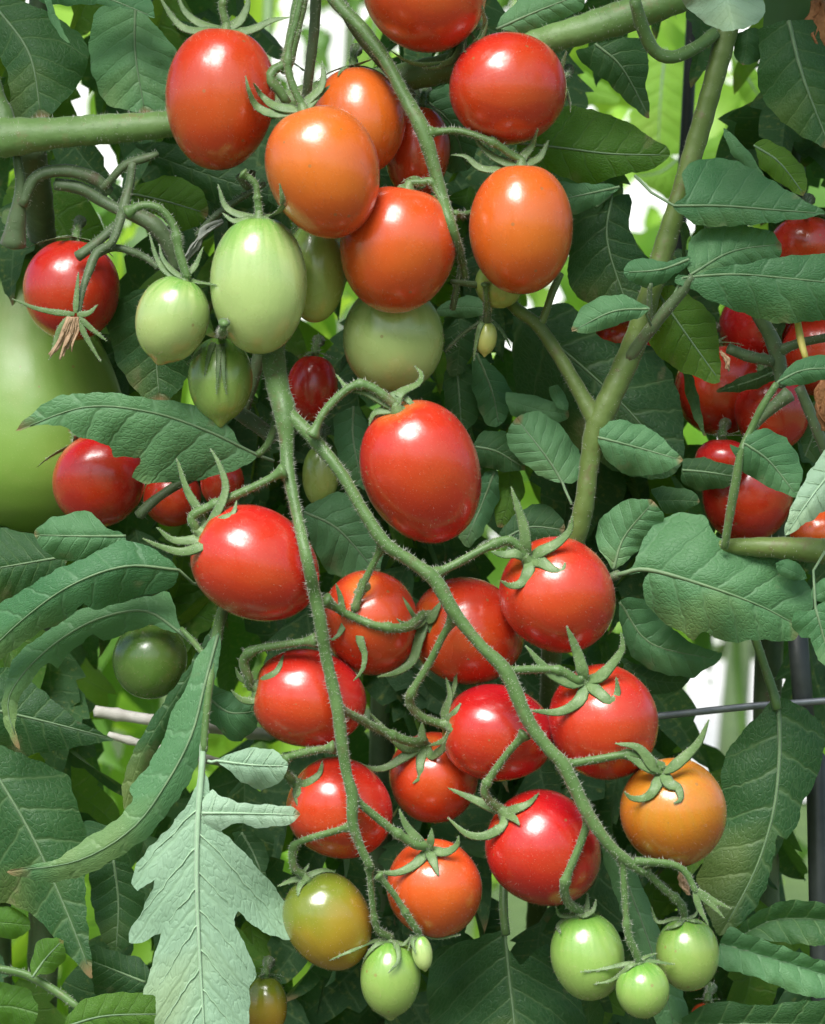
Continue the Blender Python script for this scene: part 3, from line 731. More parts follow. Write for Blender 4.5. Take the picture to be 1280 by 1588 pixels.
leaf(PR, 6, [(690, 890), (780, 880), (900, 915), (935, 960), (860, 1005), (760, 1015), (690, 985)], [(690, 930), (800, 940), (935, 962)], 150, 150, LEAF, rib=RIB)
leaf(PR, 6, [(690, 520), (730, 540), (760, 640), (785, 790), (750, 740), (710, 640)], [(705, 525), (745, 660), (784, 788)], 180, 180, LEAF)
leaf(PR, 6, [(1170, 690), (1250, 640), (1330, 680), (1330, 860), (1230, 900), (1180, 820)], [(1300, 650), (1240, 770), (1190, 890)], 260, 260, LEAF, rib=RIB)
leaf(PR, 9, [(1080, 250), (1130, 230), (1190, 270), (1205, 310), (1150, 320), (1095, 300)], [(1205, 312), (1140, 280), (1082, 255)], 10, 0, LEAFB, nv=3)
leaf(PR, 9, [(1140, 500), (1160, 450), (1230, 440), (1290, 400), (1360, 420), (1380, 640), (1300, 680), (1250, 650), (1220, 560), (1180, 560)], [(1240, 430), (1270, 540), (1310, 680)], -40, -50, LEAFB, rib=RIB, petiole=[(1280, 855, -20), (1262, 885, -35)])
leaf(PR, 9, [(1225, 390), (1230, 340), (1290, 310), (1360, 330), (1350, 400), (1280, 410)], [(1225, 395), (1290, 360), (1360, 350)], -35, -35, LEAFB, nv=3)
leaf(PR, 12, [(850, 910), (980, 770), (1130, 708), (1330, 735), (1420, 820), (1340, 900), (1100, 885), (930, 860)], [(860, 905), (1080, 790), (1400, 800)], 130, 100, LEAF, fold=-0.9, cup=0.4, rib=RIB, quilt=1.5)
leaf(PR, 12, [(875, 825), (960, 850), (1100, 900), (1300, 972), (1420, 1010), (1380, 1100), (1200, 1110), (1000, 1030), (830, 980)], [(850, 890), (1060, 950), (1420, 1060)], 110, 90, LEAFB, fold=-0.8, cup=0.4, rib=RIB, quilt=1.5)
leaf(PR, 12, [(690, 1200), (830, 1128), (1020, 1145), (1200, 1125), (1400, 1140), (1400, 1320), (1000, 1360), (720, 1320)], [(690, 1230), (1000, 1220), (1400, 1230)], 70, 60, LEAF, fold=-0.5, rib=RIB)
leaf(PR, 3, [(660, -60), (700, 20), (760, 75), (830, 118), (900, 128), (990, 100), (1036, 48), (1025, 5), (980, -60), (850, -100)], [(840, -100), (870, 0), (900, 126)], -230, -260, LEAFP, fold=0.7, cup=0.5, nv=4, label='pale curled leaf tip at the top edge, nearest the camera')

# ------------------------------------------------------------------ tomato data (picture units)
TOM = {}
def T_(key, x, y, rb, ra, ang, tilt, mat, d, label, ped=None, sep=None, point=0.0, r=5.5, lobes=0.012, auto=True, group='ripening tomatoes'):
    TOM[key] = dict(x=x, y=y, rb=rb, ra=ra, ang=ang, tilt=tilt, mat=mat, d=d, label=label, ped=ped, sep=sep, point=point, r=r, lobes=lobes, auto=auto, group=group)

T_('a1', 341, 153, 84, 110, 95, 4, REDO, -20, 'red plum tomato hanging in front of the thick vine, leftmost of the upper bunch', ped=[(358, -60), (352, -20), (345, 10)],
   sep=[[(318, 48), (290, 45), (270, 30), (246, -8)], [(325, 42), (303, 32), (285, 15), (275, -10)], [(352, 44), (372, 32), (384, 8), (384, -14)], [(368, 50), (395, 44), (420, 32), (450, 26)]])
T_('a2', 657, -16, 92, 100, 215, -30, REDO, -10, 'red tomato cut off by the top edge of the picture', ped=None,
   sep=[[(705, 90), (670, 100), (635, 96), (606, 78)], [(738, 66), (752, 40), (748, 8)], [(722, 84), (746, 62), (757, 32)], [(690, 98), (655, 106)]])
T_('a3', 787, 137, 87, 92, 170, -35, REDO, 10, 'round red tomato just below the thick vine, upper right of the bunch')
T_('a4', 556, 188, 72, 84, 85, -10, REDL, 60, 'pale orange-red tomato half hidden behind the bright orange one')
T_('a5', 502, 267, 86, 104, 72, 5, ORANGE, -60, 'bright orange plum tomato hanging lowest of the three on the upper left stalk', ped=[(474, -40), (462, 20), (447, 80), (450, 120)],
   sep=[[(425, 176), (398, 164), (386, 140), (381, 117)], [(430, 165), (408, 150), (393, 128)], [(475, 158), (496, 138), (502, 118), (500, 94)], [(485, 156), (512, 132)]])
T_('a6', 648, 236, 50, 72, 95, 0, RED, 150, 'dark red tomato in shade behind the green fruit stalk')
T_('a7', 617, 387, 90, 99, 100, 5, REDO, -10, 'orange-red tomato touching the bright orange one from below', ped=[(700, 345), (672, 285), (655, 283)], sep=[[(640, 288), (622, 290), (612, 300)], [(655, 284), (640, 274), (622, 283)]])
T_('a8', 809, 355, 81, 101, 90, 3, REDL, -10, 'orange-red egg-shaped tomato hanging alone under the round red one', ped=[(666, 205), (713, 203), (762, 219), (795, 240)],
   sep=[[(812, 242), (826, 225), (835, 199)], [(820, 252), (838, 243), (851, 217)], [(775, 262), (745, 260), (722, 242), (700, 240)], [(780, 250), (755, 235), (735, 213)]])
T_('g9', 402, 442, 75, 107, 90, 3, GREEN, -50, 'large pale green plum tomato hanging beside the bright orange one', ped=[(376, 268), (396, 285), (400, 310)],
   sep=[[(375, 334), (350, 320), (338, 285)], [(420, 335), (438, 320), (434, 284)], [(385, 340), (362, 342), (345, 330)], [(410, 338), (425, 345)]], group='unripe tomatoes')
T_('g10', 490, 420, 48, 80, 92, 0, OLIVE, 60, 'olive green tomato squeezed behind the large pale green one', group='unripe tomatoes')
T_('g11', 610, 525, 79, 84, 90, 0, GREEN, 60, 'round pale green tomato under the orange-red one in the middle', group='unripe tomatoes')
T_('g12', 267, 495, 56, 68, 108, 8, GREEN, -40, 'small pale green tomato with a pointed tip, left of the large green one', ped=[(195, 330), (222, 318), (250, 325), (270, 352), (278, 391)],
   sep=[[(300, 436), (337, 442)], [(262, 425), (244, 402), (231, 360)], [(268, 420), (252, 400), (247, 378)], [(290, 425), (303, 412), (315, 383)]], point=7, r=6.5, group='unripe tomatoes')
T_('g13', 342, 588, 50, 66, 90, -5, GREEND, 50, 'small yellow-green tomato with a pointed tip and drooping thin sepals', point=10, ped=[(348, 500), (345, 515)],
   sep=[[(340, 540), (338, 575), (336, 612)], [(330, 535), (322, 560), (317, 583)], [(345, 540), (347, 580), (351, 612)], [(310, 545), (290, 565)]], group='unripe tomatoes')
T_('g14', 775, 440, 38, 38, 85, 0, OLIVE, 90, 'small green tomato peeping out beneath the egg-shaped orange one', group='unripe tomatoes')
T_('g15', 754, 524, 17, 26, 95, 0, BUD, 110, 'tiny yellow-green fruit with long sepals below the green stalk', point=4, ped=[(753, 440), (755, 470), (755, 490)],
   sep=[[(765, 500), (780, 515), (793, 540)], [(745, 505), (738, 535), (735, 560)], [(748, 495), (735, 510)]], r=4, group='unripe tomatoes')
T_('b16', 655, 733, 92, 110, 68, 20, RED, -40, 'large bright red plum tomato in the centre of the picture', ped=[(484, 676), (506, 635), (545, 600), (575, 600)], r=6.5,
   sep=[[(620, 610), (648, 595), (654, 580), (643, 567)], [(612, 612), (635, 622), (646, 640)], [(598, 645), (602, 668)], [(570, 608), (540, 602), (521, 580)], [(618, 632), (640, 648)], [(582, 640), (572, 660)]])
T_('b17', 397, 875, 88, 98, 30, 6, RED, -60, 'red tomato hanging left of the green fruit stalk, its calyx turned left', ped=[(441, 730), (394, 755), (320, 788), (298, 802), (303, 818)], r=6.5,
   sep=[[(312, 800), (290, 760), (274, 710)], [(330, 805), (350, 760), (340, 720), (326, 695)], [(318, 842), (285, 856), (250, 848), (221, 835)], [(310, 835), (270, 838), (243, 818)], [(345, 805), (362, 795), (367, 776)]])
T_('b18', 575, 968, 76, 84, 80, 45, RED, 60, 'red tomato tucked behind the left stalk, its calyx facing the viewer', ped=[(594, 846), (568, 897), (550, 945)], r=5.5,
   sep=[[(558, 985), (566, 1015), (562, 1040), (548, 1056)], [(535, 950), (528, 925), (521, 905)], [(545, 960), (560, 930)], [(525, 985), (510, 990)]])
T_('b19', 727, 980, 84, 88, 20, 40, RED, 60, 'red tomato in the middle of the bunch behind a star-shaped calyx', ped=[(503, 930), (530, 948), (556, 960), (587, 971), (630, 973)], r=6.5,
   sep=[[(645, 965), (628, 940), (603, 901)], [(668, 960), (685, 932)], [(680, 988), (700, 1004), (728, 1023)], [(650, 990), (640, 1025), (615, 1043), (585, 1050)], [(640, 970), (622, 968), (606, 955)]])
T_('b20', 867, 925, 89, 90, 50, 35, RED, 0, 'bright red round tomato high on the right stalk with spiky calyx', ped=[(674, 890), (712, 872), (752, 850), (787, 838), (805, 848)], r=6.5,
   sep=[[(815, 845), (812, 815), (793, 755)], [(840, 855), (865, 842), (884, 822), (888, 800)], [(840, 872), (858, 884), (872, 886), (877, 872)], [(820, 885), (808, 905), (790, 908), (777, 900)], [(805, 858), (780, 860), (762, 855)]])
T_('b21', 480, 1083, 77, 85, 12, 8, RED, 0, 'red tomato behind the lower left stalk, its calyx hidden at left', ped=[(490, 993), (440, 1000), (395, 1008), (378, 1025), (385, 1050)], r=6.5,
   sep=[[(395, 1085), (375, 1085), (358, 1070)], [(410, 1055), (430, 1040), (440, 1015)], [(400, 1095), (408, 1110)], [(390, 1060), (372, 1050), (365, 1035)]])
T_('b22', 938, 1122, 86, 88, 65, 35, RED, 0, 'bright red round tomato right of the stalk, above the amber one', ped=[(783, 1040), (830, 1038), (868, 1040), (895, 1055)], r=6.5,
   sep=[[(905, 1045), (895, 1010), (879, 971)], [(930, 1050), (950, 1030), (966, 1005), (963, 980)], [(930, 1075), (948, 1088), (958, 1075), (956, 1050)], [(900, 1085), (868, 1104), (822, 1102)], [(890, 1060), (852, 1042), (815, 1001)]])
T_('b23', 773, 1138, 77, 84, 10, 10, RED, 30, 'red tomato behind the right stalk with calyx turned left', ped=[(705, 958), (688, 985), (668, 1025), (640, 1072), (636, 1092), (655, 1112)], r=6,
   sep=[[(695, 1090), (706, 1060), (707, 1028)], [(690, 1100), (698, 1080), (692, 1050)], [(700, 1130), (690, 1148), (664, 1157)], [(705, 1105), (715, 1090)]])
T_('b24', 673, 1208, 69, 70, 75, 40, RED, 90, 'red tomato low in the middle of the bunch, partly behind its neighbour', ped=[(524, 1100), (545, 1108), (590, 1132), (635, 1150)], r=6.5,
   sep=[[(630, 1172), (600, 1190), (575, 1192), (550, 1180)], [(652, 1185), (652, 1205), (640, 1215)], [(670, 1172), (692, 1155), (700, 1130)], [(630, 1160), (600, 1135), (573, 1105)], [(655, 1150), (655, 1120)]])
T_('b25', 528, 1255, 77, 80, 30, 15, RED, 20, 'red tomato behind the stalk left of centre near the bottom', ped=[(518, 1159), (480, 1166), (446, 1176), (440, 1195), (452, 1208)], r=6,
   sep=[[(465, 1230), (455, 1250), (440, 1255)], [(475, 1215), (495, 1200), (500, 1180)], [(462, 1240), (470, 1262)], [(455, 1205), (435, 1200)]])
T_('b26', 845, 1317, 87, 89, 42, 20, RED, 10, 'glossy red tomato at the bottom of the right stalk', ped=[(815, 1138), (785, 1172), (753, 1220), (758, 1240)], r=6,
   sep=[[(770, 1255), (740, 1242), (695, 1222)], [(780, 1280), (755, 1296), (725, 1294), (694, 1268)], [(800, 1255), (820, 1246), (836, 1230)], [(798, 1270), (806, 1280)]])
T_('b27', 1045, 1262, 82, 83, 75, 35, AMBER, -20, 'amber orange tomato on the far right of the bunch', ped=[(875, 1186), (925, 1178), (975, 1170), (1003, 1180)], r=6.5,
   sep=[[(1040, 1192), (1065, 1172), (1085, 1150), (1100, 1116)], [(1015, 1190), (990, 1160), (954, 1153)], [(1015, 1225), (1000, 1238), (980, 1238), (968, 1228)], [(1038, 1215), (1052, 1222), (1056, 1240), (1045, 1246)], [(1005, 1190), (985, 1180), (970, 1172)]])
T_('b28', 675, 1380, 74, 76, 80, 35, REDO, 10, 'orange-red tomato near the bottom with a star calyx on top', ped=[(545, 1235), (575, 1260), (610, 1288), (645, 1310)], r=6.5,
   sep=[[(645, 1340), (615, 1354), (584, 1352)], [(672, 1335), (680, 1358)], [(690, 1322), (708, 1312), (712, 1296)], [(650, 1305), (630, 1280), (619, 1255)], [(668, 1305), (670, 1285)]])
T_('b29', 510, 1430, 67, 76, 62, 12, TURN, 0, 'olive green tomato turning amber below, at the lower left of the bunch', ped=[(545, 1282), (510, 1292), (470, 1304), (455, 1316), (456, 1345)], r=5.5,
   sep=[[(475, 1360), (500, 1350), (520, 1352)], [(465, 1375), (462, 1390)], [(455, 1365), (430, 1375)], [(470, 1355), (480, 1340)]], group='unripe tomatoes')
T_('g30', 606, 1517, 47, 60, 90, 2, GREEND, -20, 'small green tomato with pointed tip under the turning one at the bottom', point=7, ped=[(573, 1345), (578, 1400), (585, 1440)], r=5,
   sep=[[(585, 1465), (570, 1480), (562, 1495)], [(615, 1465), (618, 1490), (602, 1510)], [(580, 1460), (545, 1475), (510, 1490)], [(625, 1465), (640, 1450)]], group='unripe tomatoes')
T_('g31', 655, 1478, 16, 27, 80, 0, GREEN, -30, 'tiny whitish green fruit hanging beside the small green tomato at the bottom', point=3, ped=[(587, 1357), (612, 1388), (632, 1420), (645, 1440)], r=5,
   sep=[[(640, 1460), (645, 1480)], [(655, 1450), (680, 1455), (715, 1450)], [(640, 1455), (632, 1475)]], group='unripe tomatoes')
T_('g32', 912, 1484, 57, 68, 80, 3, GREEND, 10, 'green tomato at the bottom, left one of the three on the right stalk', ped=[(915, 1268), (900, 1310), (876, 1372), (882, 1400)], r=6.5,
   sep=[[(880, 1425), (865, 1435), (870, 1448)], [(905, 1420), (920, 1412), (925, 1395)], [(870, 1420), (862, 1405)], [(910, 1412), (912, 1385)]], group='unripe tomatoes')
T_('g33', 1067, 1480, 49, 57, 85, 3, GREEND, 10, 'green tomato at the bottom right, next to the empty calyx', ped=[(1000, 1350), (1030, 1378), (1055, 1400)], r=5.5,
   sep=[[(1045, 1425), (1020, 1430), (1010, 1405)], [(1078, 1420), (1085, 1405)], [(1050, 1435), (1030, 1442)], [(1075, 1428), (1090, 1432)]], group='unripe tomatoes')
T_('g34', 997, 1535, 42, 44, 82, 5, GREEND, -50, 'smallest of the three green tomatoes at the bottom right', ped=[(966, 1328), (970, 1400), (975, 1450), (985, 1475)], r=5.5, point=3,
   sep=[[(970, 1495), (940, 1502), (900, 1508)], [(975, 1500), (950, 1520), (920, 1527)], [(1005, 1490), (1047, 1496)], [(1000, 1485), (1020, 1478)]], group='unripe tomatoes')
# background fruit
T_('l35', 111, 450, 74, 78, 95, -5, RED, 150, 'red tomato at the left, behind a withered flower', group='tomatoes in the shade')
T_('l36', 154, 745, 74, 70, 60, -25, RED, 170, 'red tomato at the left under the pale serrated leaf', lobes=0.05, group='tomatoes in the shade')
T_('l37', 268, 772, 45, 45, 90, 0, RED, 330, 'dark red tomato deep in shade right of the lobed red one', group='tomatoes in the shade')
T_('l38', 345, 748, 34, 40, 90, 0, RED, 230, 'sliver of dark red tomato behind the fruit stalk junction', group='tomatoes in the shade')
T_('l40', 484, 602, 40, 52, 95, 0, RED, 220, 'dark red tomato in shade right of the thick fruit stalk', group='tomatoes in the shade')
T_('l41', 233, 1024, 58, 60, 90, 0, DEEP, 110, 'dark green tomato in shade under the drooping left leaves', group='unripe tomatoes')
T_('l42', 497, 738, 28, 48, 90, 0, OLIVE, 240, 'pale yellow-green tomato showing between the two fruit stalks', group='unripe tomatoes')
T_('l51', 412, 1562, 34, 48, 90, 0, TURN, 110, 'yellow-green tomato cut off by the bottom edge, beside the pale leaf', group='unripe tomatoes')
T_('r44', 1250, 385, 58, 50, 90, 0, RED, 240, 'red tomato at the right edge above the broad bluish leaf', group='tomatoes in the shade')
T_('r45', 1118, 605, 70, 70, 80, 0, RED, 330, 'dark red tomato in shade, leftmost of the right-hand background bunch', group='tomatoes in the shade')
T_('r46', 1196, 512, 80, 74, 90, 0, RED, 400, 'dark red tomato directly under the broad bluish leaf at right', group='tomatoes in the shade')
T_('r47', 1198, 640, 58, 60, 75, 0, RED, 300, 'red tomato in the background with its edge catching light, above the bluish oval leaf', group='tomatoes in the shade')
T_('r48', 1120, 712, 42, 32, 90, 0, RED, 230, 'small bright red patch of tomato left of the bluish oval leaf', group='tomatoes in the shade')
T_('r49', 1160, 768, 70, 74, 95, 0, RED, 300, 'red tomato at the right below the bluish oval leaf', group='tomatoes in the shade')
T_('r50', 1272, 828, 46, 40, 90, 0, REDO, 110, 'orange-red tomato at the right edge behind the pointed pale leaf', group='tomatoes in the shade')
T_('r52', 968, 528, 46, 40, 90, 0, RED, 300, 'dark red tomato almost hidden behind the forked stem', group='tomatoes in the shade')
T_('r53', 1270, 548, 60, 66, 90, 0, RED, 400, 'dark red tomato at the right edge under the broad bluish leaf', group='tomatoes in the shade')
T_('r54', 1098, 1575, 26, 20, 90, 0, REDO, 160, 'small orange patch of tomato at the bottom right edge', group='tomatoes in the shade')

for k_, t_ in TOM.items():
    if k_[0] == 'b':
        t_['ra'] *= 1.05; t_['rb'] *= 0.985

def axis(t):
    a = math.radians(t['ang']); ti = math.radians(t['tilt'])
    return np.array((math.cos(a) * math.cos(ti), math.sin(a) * math.cos(ti), math.sin(ti)))

def reff(t, dx, dy):
    u = axis(t)
    n = math.hypot(dx, dy) + 1e-9
    c = abs((dx * u[0] + dy * u[1]) / n)
    return math.sqrt((t['ra'] * c) ** 2 + t['rb'] ** 2 * (1 - c * c))

keys = list(TOM)
for it in range(60):
    moved = False
    for i, a in enumerate(keys):
        for b in keys[i + 1:]:
            A, B = TOM[a], TOM[b]
            dx, dy = B['x'] - A['x'], B['y'] - A['y']
            R = (reff(A, dx, dy) + reff(B, dx, dy)) * 0.97
            h2 = R * R - dx * dx - dy * dy
            if h2 <= 0: continue
            need = math.sqrt(h2) * 0.96
            gap = B['d'] - A['d']
            if abs(gap) < need:
                s = 1 if gap >= 0 else -1
                ex = (need - abs(gap)) / 2 + 0.5
                A['d'] -= s * ex; B['d'] += s * ex
                moved = True
    if not moved: break

def front(x, y, skip=None, m=0.0):
    """depth of the nearest fruit surface on this line of sight"""
    best = 1e9
    for k, t in TOM.items():
        if k == skip or t['d'] > 220: continue
        dx, dy = x - t['x'], y - t['y']
        R = reff(t, dx, dy) + m
        q = (dx * dx + dy * dy) / (R * R)
        if q < 1:
            rr = (t['rb'] + (t['ra'] - t['rb']) * 0.3 + m) * math.sqrt(1 - q)
            best = min(best, t['d'] - rr)
    return best

def clear(path, rad, skip=None, keep=0, ymin=-1e9):
    """lift a stalk in front of the fruit it crosses, then smooth its depth"""
    p = np.array(path, float)
    n = len(p)
    for i in range(n - keep):
        if p[i, 1] < ymin: continue
        f = front(p[i, 0], p[i, 1], skip, 3)
        p[i, 2] = min(p[i, 2], f - rad[i] - 1.0)
    for _ in range(3):
        q = p[:, 2].copy()
        for i in range(1, n - 1):
            if n - i > keep and p[i, 1] >= ymin:
                q[i] = min(p[i, 2], (p[i - 1, 2] + p[i, 2] + p[i + 1, 2]) / 3)
        p[:, 2] = q
    return p

# ------------------------------------------------------------------ stems
def stem(par, name, pts, mat, hairs=0.5, hlen=10, avoid=False, n=10, k=None, wob=0.06, keep=0, ymin=-1e9):
    """pts: (x, y, d, r)"""
    a = np.array(pts, float)
    L = np.linalg.norm(np.diff(a[:, :2], axis=0), axis=1).sum()
    c = catmull(a, k or max(8, int(L / 9)))
    path, rad = c[:, :3], np.maximum(c[:, 3], 0.6)
    if avoid:
        path = clear(path, rad, keep=keep, ymin=ymin)
    mb = MB()
    tube(mb, path, rad, n=n, hairs=hairs, hlen=hlen, wob=wob)
    mb.build(name, [mat, HAIR], par)
    return path

vine = stem(PC, 'main_stem', [(-160, 225, 80, 32), (-10, 212, 85, 32), (20, 212, 85, 30), (120, 203, 88, 24), (260, 192, 95, 22), (420, 165, 130, 21), (560, 130, 140, 21), (640, 117, 135, 22), (760, 88, 110, 23), (880, 52, 80, 24), (1000, 15, 60, 26), (1130, -40, 50, 26), (1300, -120, 50, 24)], STEMV, hairs=0.9, hlen=9, n=14)
stem(PC, 'vine_shoot', [(4, 215, 90, 26), (2, 180, 95, 20), (-6, 150, 95, 14), (-20, 90, 100, 12)], STEM, hairs=0.4)
stem(PR, 'main_stem', [(1140, 10, 70, 15.3), (1125, 60, 70, 16.2), (1095, 170, 72, 16.2), (1062, 280, 75, 15.3), (1035, 370, 78, 16.2), (1010, 450, 80, 17.1), (985, 530, 80, 18.0), (945, 620, 80, 19.8), (928, 660, 80, 19.8), (915, 715, 82, 15.3), (905, 790, 85, 16.2), (885, 860, 110, 16.2), (860, 960, 220, 16.2), (850, 1150, 600, 16.2), (840, 1300, 800, 16.2), (800, 1800, 900, 16.2), (640, 3000, 900, 18.0), (560, 6600, 900, 19.8)], STEMO, hairs=0.35, hlen=7, n=12)
stem(PR, 'side_stem', [(927, 655, 80, 18), (912, 630, 82, 14), (875, 565, 90, 11), (835, 505, 100, 10), (800, 478, 110, 10), (770, 440, 140, 9)], STEMO, hairs=0.3, hlen=6)
stem(PR, 'side_stem', [(838, 506, 100, 7), (848, 480, 100, 6), (858, 450, 110, 6), (870, 425, 130, 5)], STEMO, hairs=0.3, hlen=6)
stem(PR, 'leaf_stalk', [(975, 556, 72, 10), (1000, 522, 55, 10), (1030, 485, 35, 9), (1062, 447, 20, 8), (1074, 428, 12, 5)], STEMG, hairs=0.4, hlen=6)
stem(PR, 'leaf_stalk', [(1010, 508, 48, 4), (1008, 480, 30, 4), (1008, 452, 18, 4), (1010, 440, 12, 3)], STEMG, hairs=0.3, hlen=5)
stem(PR, 'leaf_stalk', [(985, 0, -30, 9), (996, 40, -10, 11), (1015, 78, 10, 11), (1045, 88, 25, 10), (1085, 70, 45, 10), (1110, 50, 60, 11)], STEM, hairs=0.4, hlen=7)
stem(PR, 'leaf_stalk', [(1280, 855, 20, 20), (1220, 850, 20, 18), (1160, 848, 30, 14), (1100, 846, 60, 8)], STEMO, hairs=0.3, hlen=6)
stem(PR, 'leaf_stalk', [(1124, 850, 20, 6), (1132, 800, 0, 7), (1142, 745, -18, 7), (1150, 700, -25, 6), (1166, 665, -20, 6), (1182, 632, -28, 6), (1205, 595, -32, 5)], STEM, hairs=0.35, hlen=6)
stem(PR, 'leaf_stalk', [(900, 925, 95, 8), (930, 905, 80, 8), (960, 890, 60, 7)], STEMG, hairs=0.3, hlen=6)
stem(PR, 'leaf_stalk', [(1170, 985, 185, 7), (1185, 1030, 180, 7), (1200, 1075, 172, 8), (1206, 1100, 168, 7)], STEM, hairs=0.2, hlen=5)
stem(PR, 'fruit_stalk', [(1170, 480, 120, 10), (1195, 520, 125, 12), (1208, 560, 130, 12), (1212, 600, 130, 8)], STEMG, hairs=0.3)
stem(PR, 'fruit_stalk', [(1208, 545, 128, 9), (1240, 532, 120, 7), (1290, 522, 110, 7)], STEMG, hairs=0.3)
stem(PR, 'fruit_stalk', [(1130, 540, 100, 8), (1160, 552, 112, 9), (1198, 560, 126, 9)], STEMG, hairs=0.3)
stem(PR, 'fruit_stalk', [(1236, 490, 60, 5), (1243, 530, 55, 6), (1250, 555, 45, 5)], plain('yellowed_stem', (0.42, 0.36, 0.06), (0.55, 0.48, 0.12), 100), hairs=0.0)
stem(PR, 'fruit_stalk', [(1225, 610, 90, 12), (1190, 640, 100, 8), (1165, 668, 110, 6)], STEMG, hairs=0.3)
stem(PR, 'fruit_stalk', [(1240, 600, 120, 8), (1265, 660, 130, 9), (1290, 720, 140, 9)], STEMG, hairs=0.2)
# left stalks
stem(PL, 'fruit_stalk', [(34, 318, 110, 9), (55, 275, 108, 10), (100, 264, 108, 10), (145, 276, 112, 10), (170, 298, 118, 9)], STEMG, hairs=0.5, hlen=7)
stem(PL, 'fruit_stalk', [(85, 285, 118, 9), (125, 292, 118, 10), (160, 312, 118, 10), (185, 325, 110, 9), (215, 335, 108, 12), (240, 350, 105, 13), (262, 380, 110, 12), (275, 420, 120, 9)], STEMG, hairs=0.5, hlen=7)
stem(PL, 'fruit_stalk', [(245, 238, 90, 5), (225, 245, 92, 7), (195, 255, 95, 7), (175, 275, 100, 6), (160, 292, 110, 6)], STEMG, hairs=0.5, hlen=7)
stem(PL, 'fruit_stalk', [(205, 252, 92, 7), (202, 280, 90, 7), (195, 310, 85, 9), (190, 332, 75, 10)], STEMG, hairs=0.6, hlen=7)
stem(PL, 'fruit_stalk', [(190, 328, 70, 8), (182, 355, 55, 7), (172, 378, 40, 7), (150, 392, 30, 8), (138, 420, 20, 7), (128, 450, 10, 5), (122, 485, 0, 4)], STEMG, hairs=0.6, hlen=7)
stem(PL, 'fruit_stalk', [(150, 395, 60, 6), (175, 384, 62, 6), (205, 390, 64, 6), (230, 402, 64, 5), (245, 415, 40, 4)], STEMG, hairs=0.5, hlen=6)
stem(PL, 'fruit_stalk', [(120, 398, 60, 9), (145, 380, 70, 8), (180, 350, 85, 8)], STEMG, hairs=0.3, hlen=6)
stem(PL, 'main_stem', [(45, 225, 170, 26), (60, 330, 260, 24), (70, 420, 480, 22), (80, 600, 640, 22), (60, 1700, 640, 24), (-100, 6000, 600, 26)], STEMG, hairs=0.2)
stem(PL, 'fruit_stalk', [(26, 240, 100, 7), (32, 290, 110, 9), (26, 340, 120, 14), (20, 380, 130, 20)], STEMG, hairs=0.2)
stem(PL, 'fruit_stalk', [(300, 738, 170, 8), (262, 760, 150, 7), (232, 782, 140, 8), (215, 800, 140, 9)], STEMG, hairs=0.3)
stem(PL, 'leaf_stalk', [(-20, 1500, 130, 6), (40, 1512, 120, 7), (90, 1540, 110, 7), (120, 1562, 90, 6)], STEM, hairs=0.3)
stem(PL, 'leaf_stalk', [(400, 705, 60, 6), (415, 690, 80, 6), (428, 655, 110, 7), (440, 620, 140, 8)], STEM, hairs=0.3)
stem(PL, 'leaf_stalk', [(370, 640, 150, 12), (400, 660, 140, 12), (425, 680, 120, 10)], STEMG, hairs=0.3)
stem(PL, 'leaf_stalk', [(352, 930, 60, 9), (342, 960, 10, 9), (334, 1000, -25, 9), (325, 1050, -48, 8), (319, 1110, -58, 7), (316, 1165, -64, 6)], STEM, hairs=0.5, hlen=6)
stem(PL, 'leaf_stalk', [(316, 1015, -20, 5), (300, 995, 5, 5), (281, 975, 22, 4)], STEM, hairs=0.4, hlen=6)
# central trusses
stem(PC, 'truss_stalk', [(560, 180, 170, 12.9), (480, 330, 210, 15.6), (440, 440, 170, 17.5), (424, 530, 60, 18.4), (430, 595, -10, 18.4), (442, 640, -40, 18.4), (445, 690, -50, 11.0), (446, 725, -60, 11.0), (455, 770, -80, 9.6), (470, 840, -100, 8.8), (489, 925, -105, 10.3), (498, 970, -105, 10.3), (506, 1020, -95, 8.8), (523, 1095, -90, 10.3), (530, 1150, -90, 9.6), (538, 1200, -85, 8.1), (547, 1235, -85, 9.6), (547, 1275, -85, 8.8), (560, 1315, -80, 6.6), (575, 1345, -75, 6.6)], STEM, hairs=1.1, hlen=9, avoid=True, n=12, ymin=600)
stem(PC, 'truss_stalk', [(436, 630, -38, 12.0), (462, 655, -50, 10.5), (490, 685, -60, 10.5), (530, 735, -80, 9.8), (565, 795, -90, 9.1), (598, 843, -95, 10.5), (640, 872, -95, 9.8), (675, 900, -95, 11.2), (705, 950, -95, 10.5), (745, 1000, -95, 9.1), (785, 1042, -95, 11.2), (818, 1115, -95, 11.2), (850, 1160, -95, 9.8), (875, 1188, -95, 10.5), (912, 1262, -95, 10.5), (945, 1310, -90, 8.5), (972, 1335, -80, 8.5), (1000, 1355, -70, 5.6)], STEM, hairs=1.1, hlen=9, avoid=True, n=12)
stem(PC, 'truss_stalk', [(490, -60, 40, 11.0), (520, 0, 20, 11.0), (560, 42, 10, 10.2), (597, 92, 0, 10.2), (628, 150, -10, 11.0), (655, 200, -20, 11.9), (675, 265, -20, 10.2), (690, 320, -20, 10.2), (705, 365, -10, 7.6), (716, 400, 10, 6.0), (722, 430, 30, 5.1)], STEM, hairs=1.0, hlen=8, avoid=True, n=12)
stem(PC, 'truss_stalk', [(520, -10, 60, 10), (560, 55, 60, 10), (605, 110, 75, 9), (640, 150, 90, 8)], STEMG, hairs=0.6)
stem(PC, 'truss_stalk', [(491, -40, 40, 9), (488, 40, 50, 8), (480, 110, 60, 8), (474, 160, 70, 7)], STEMG, hairs=0.5)
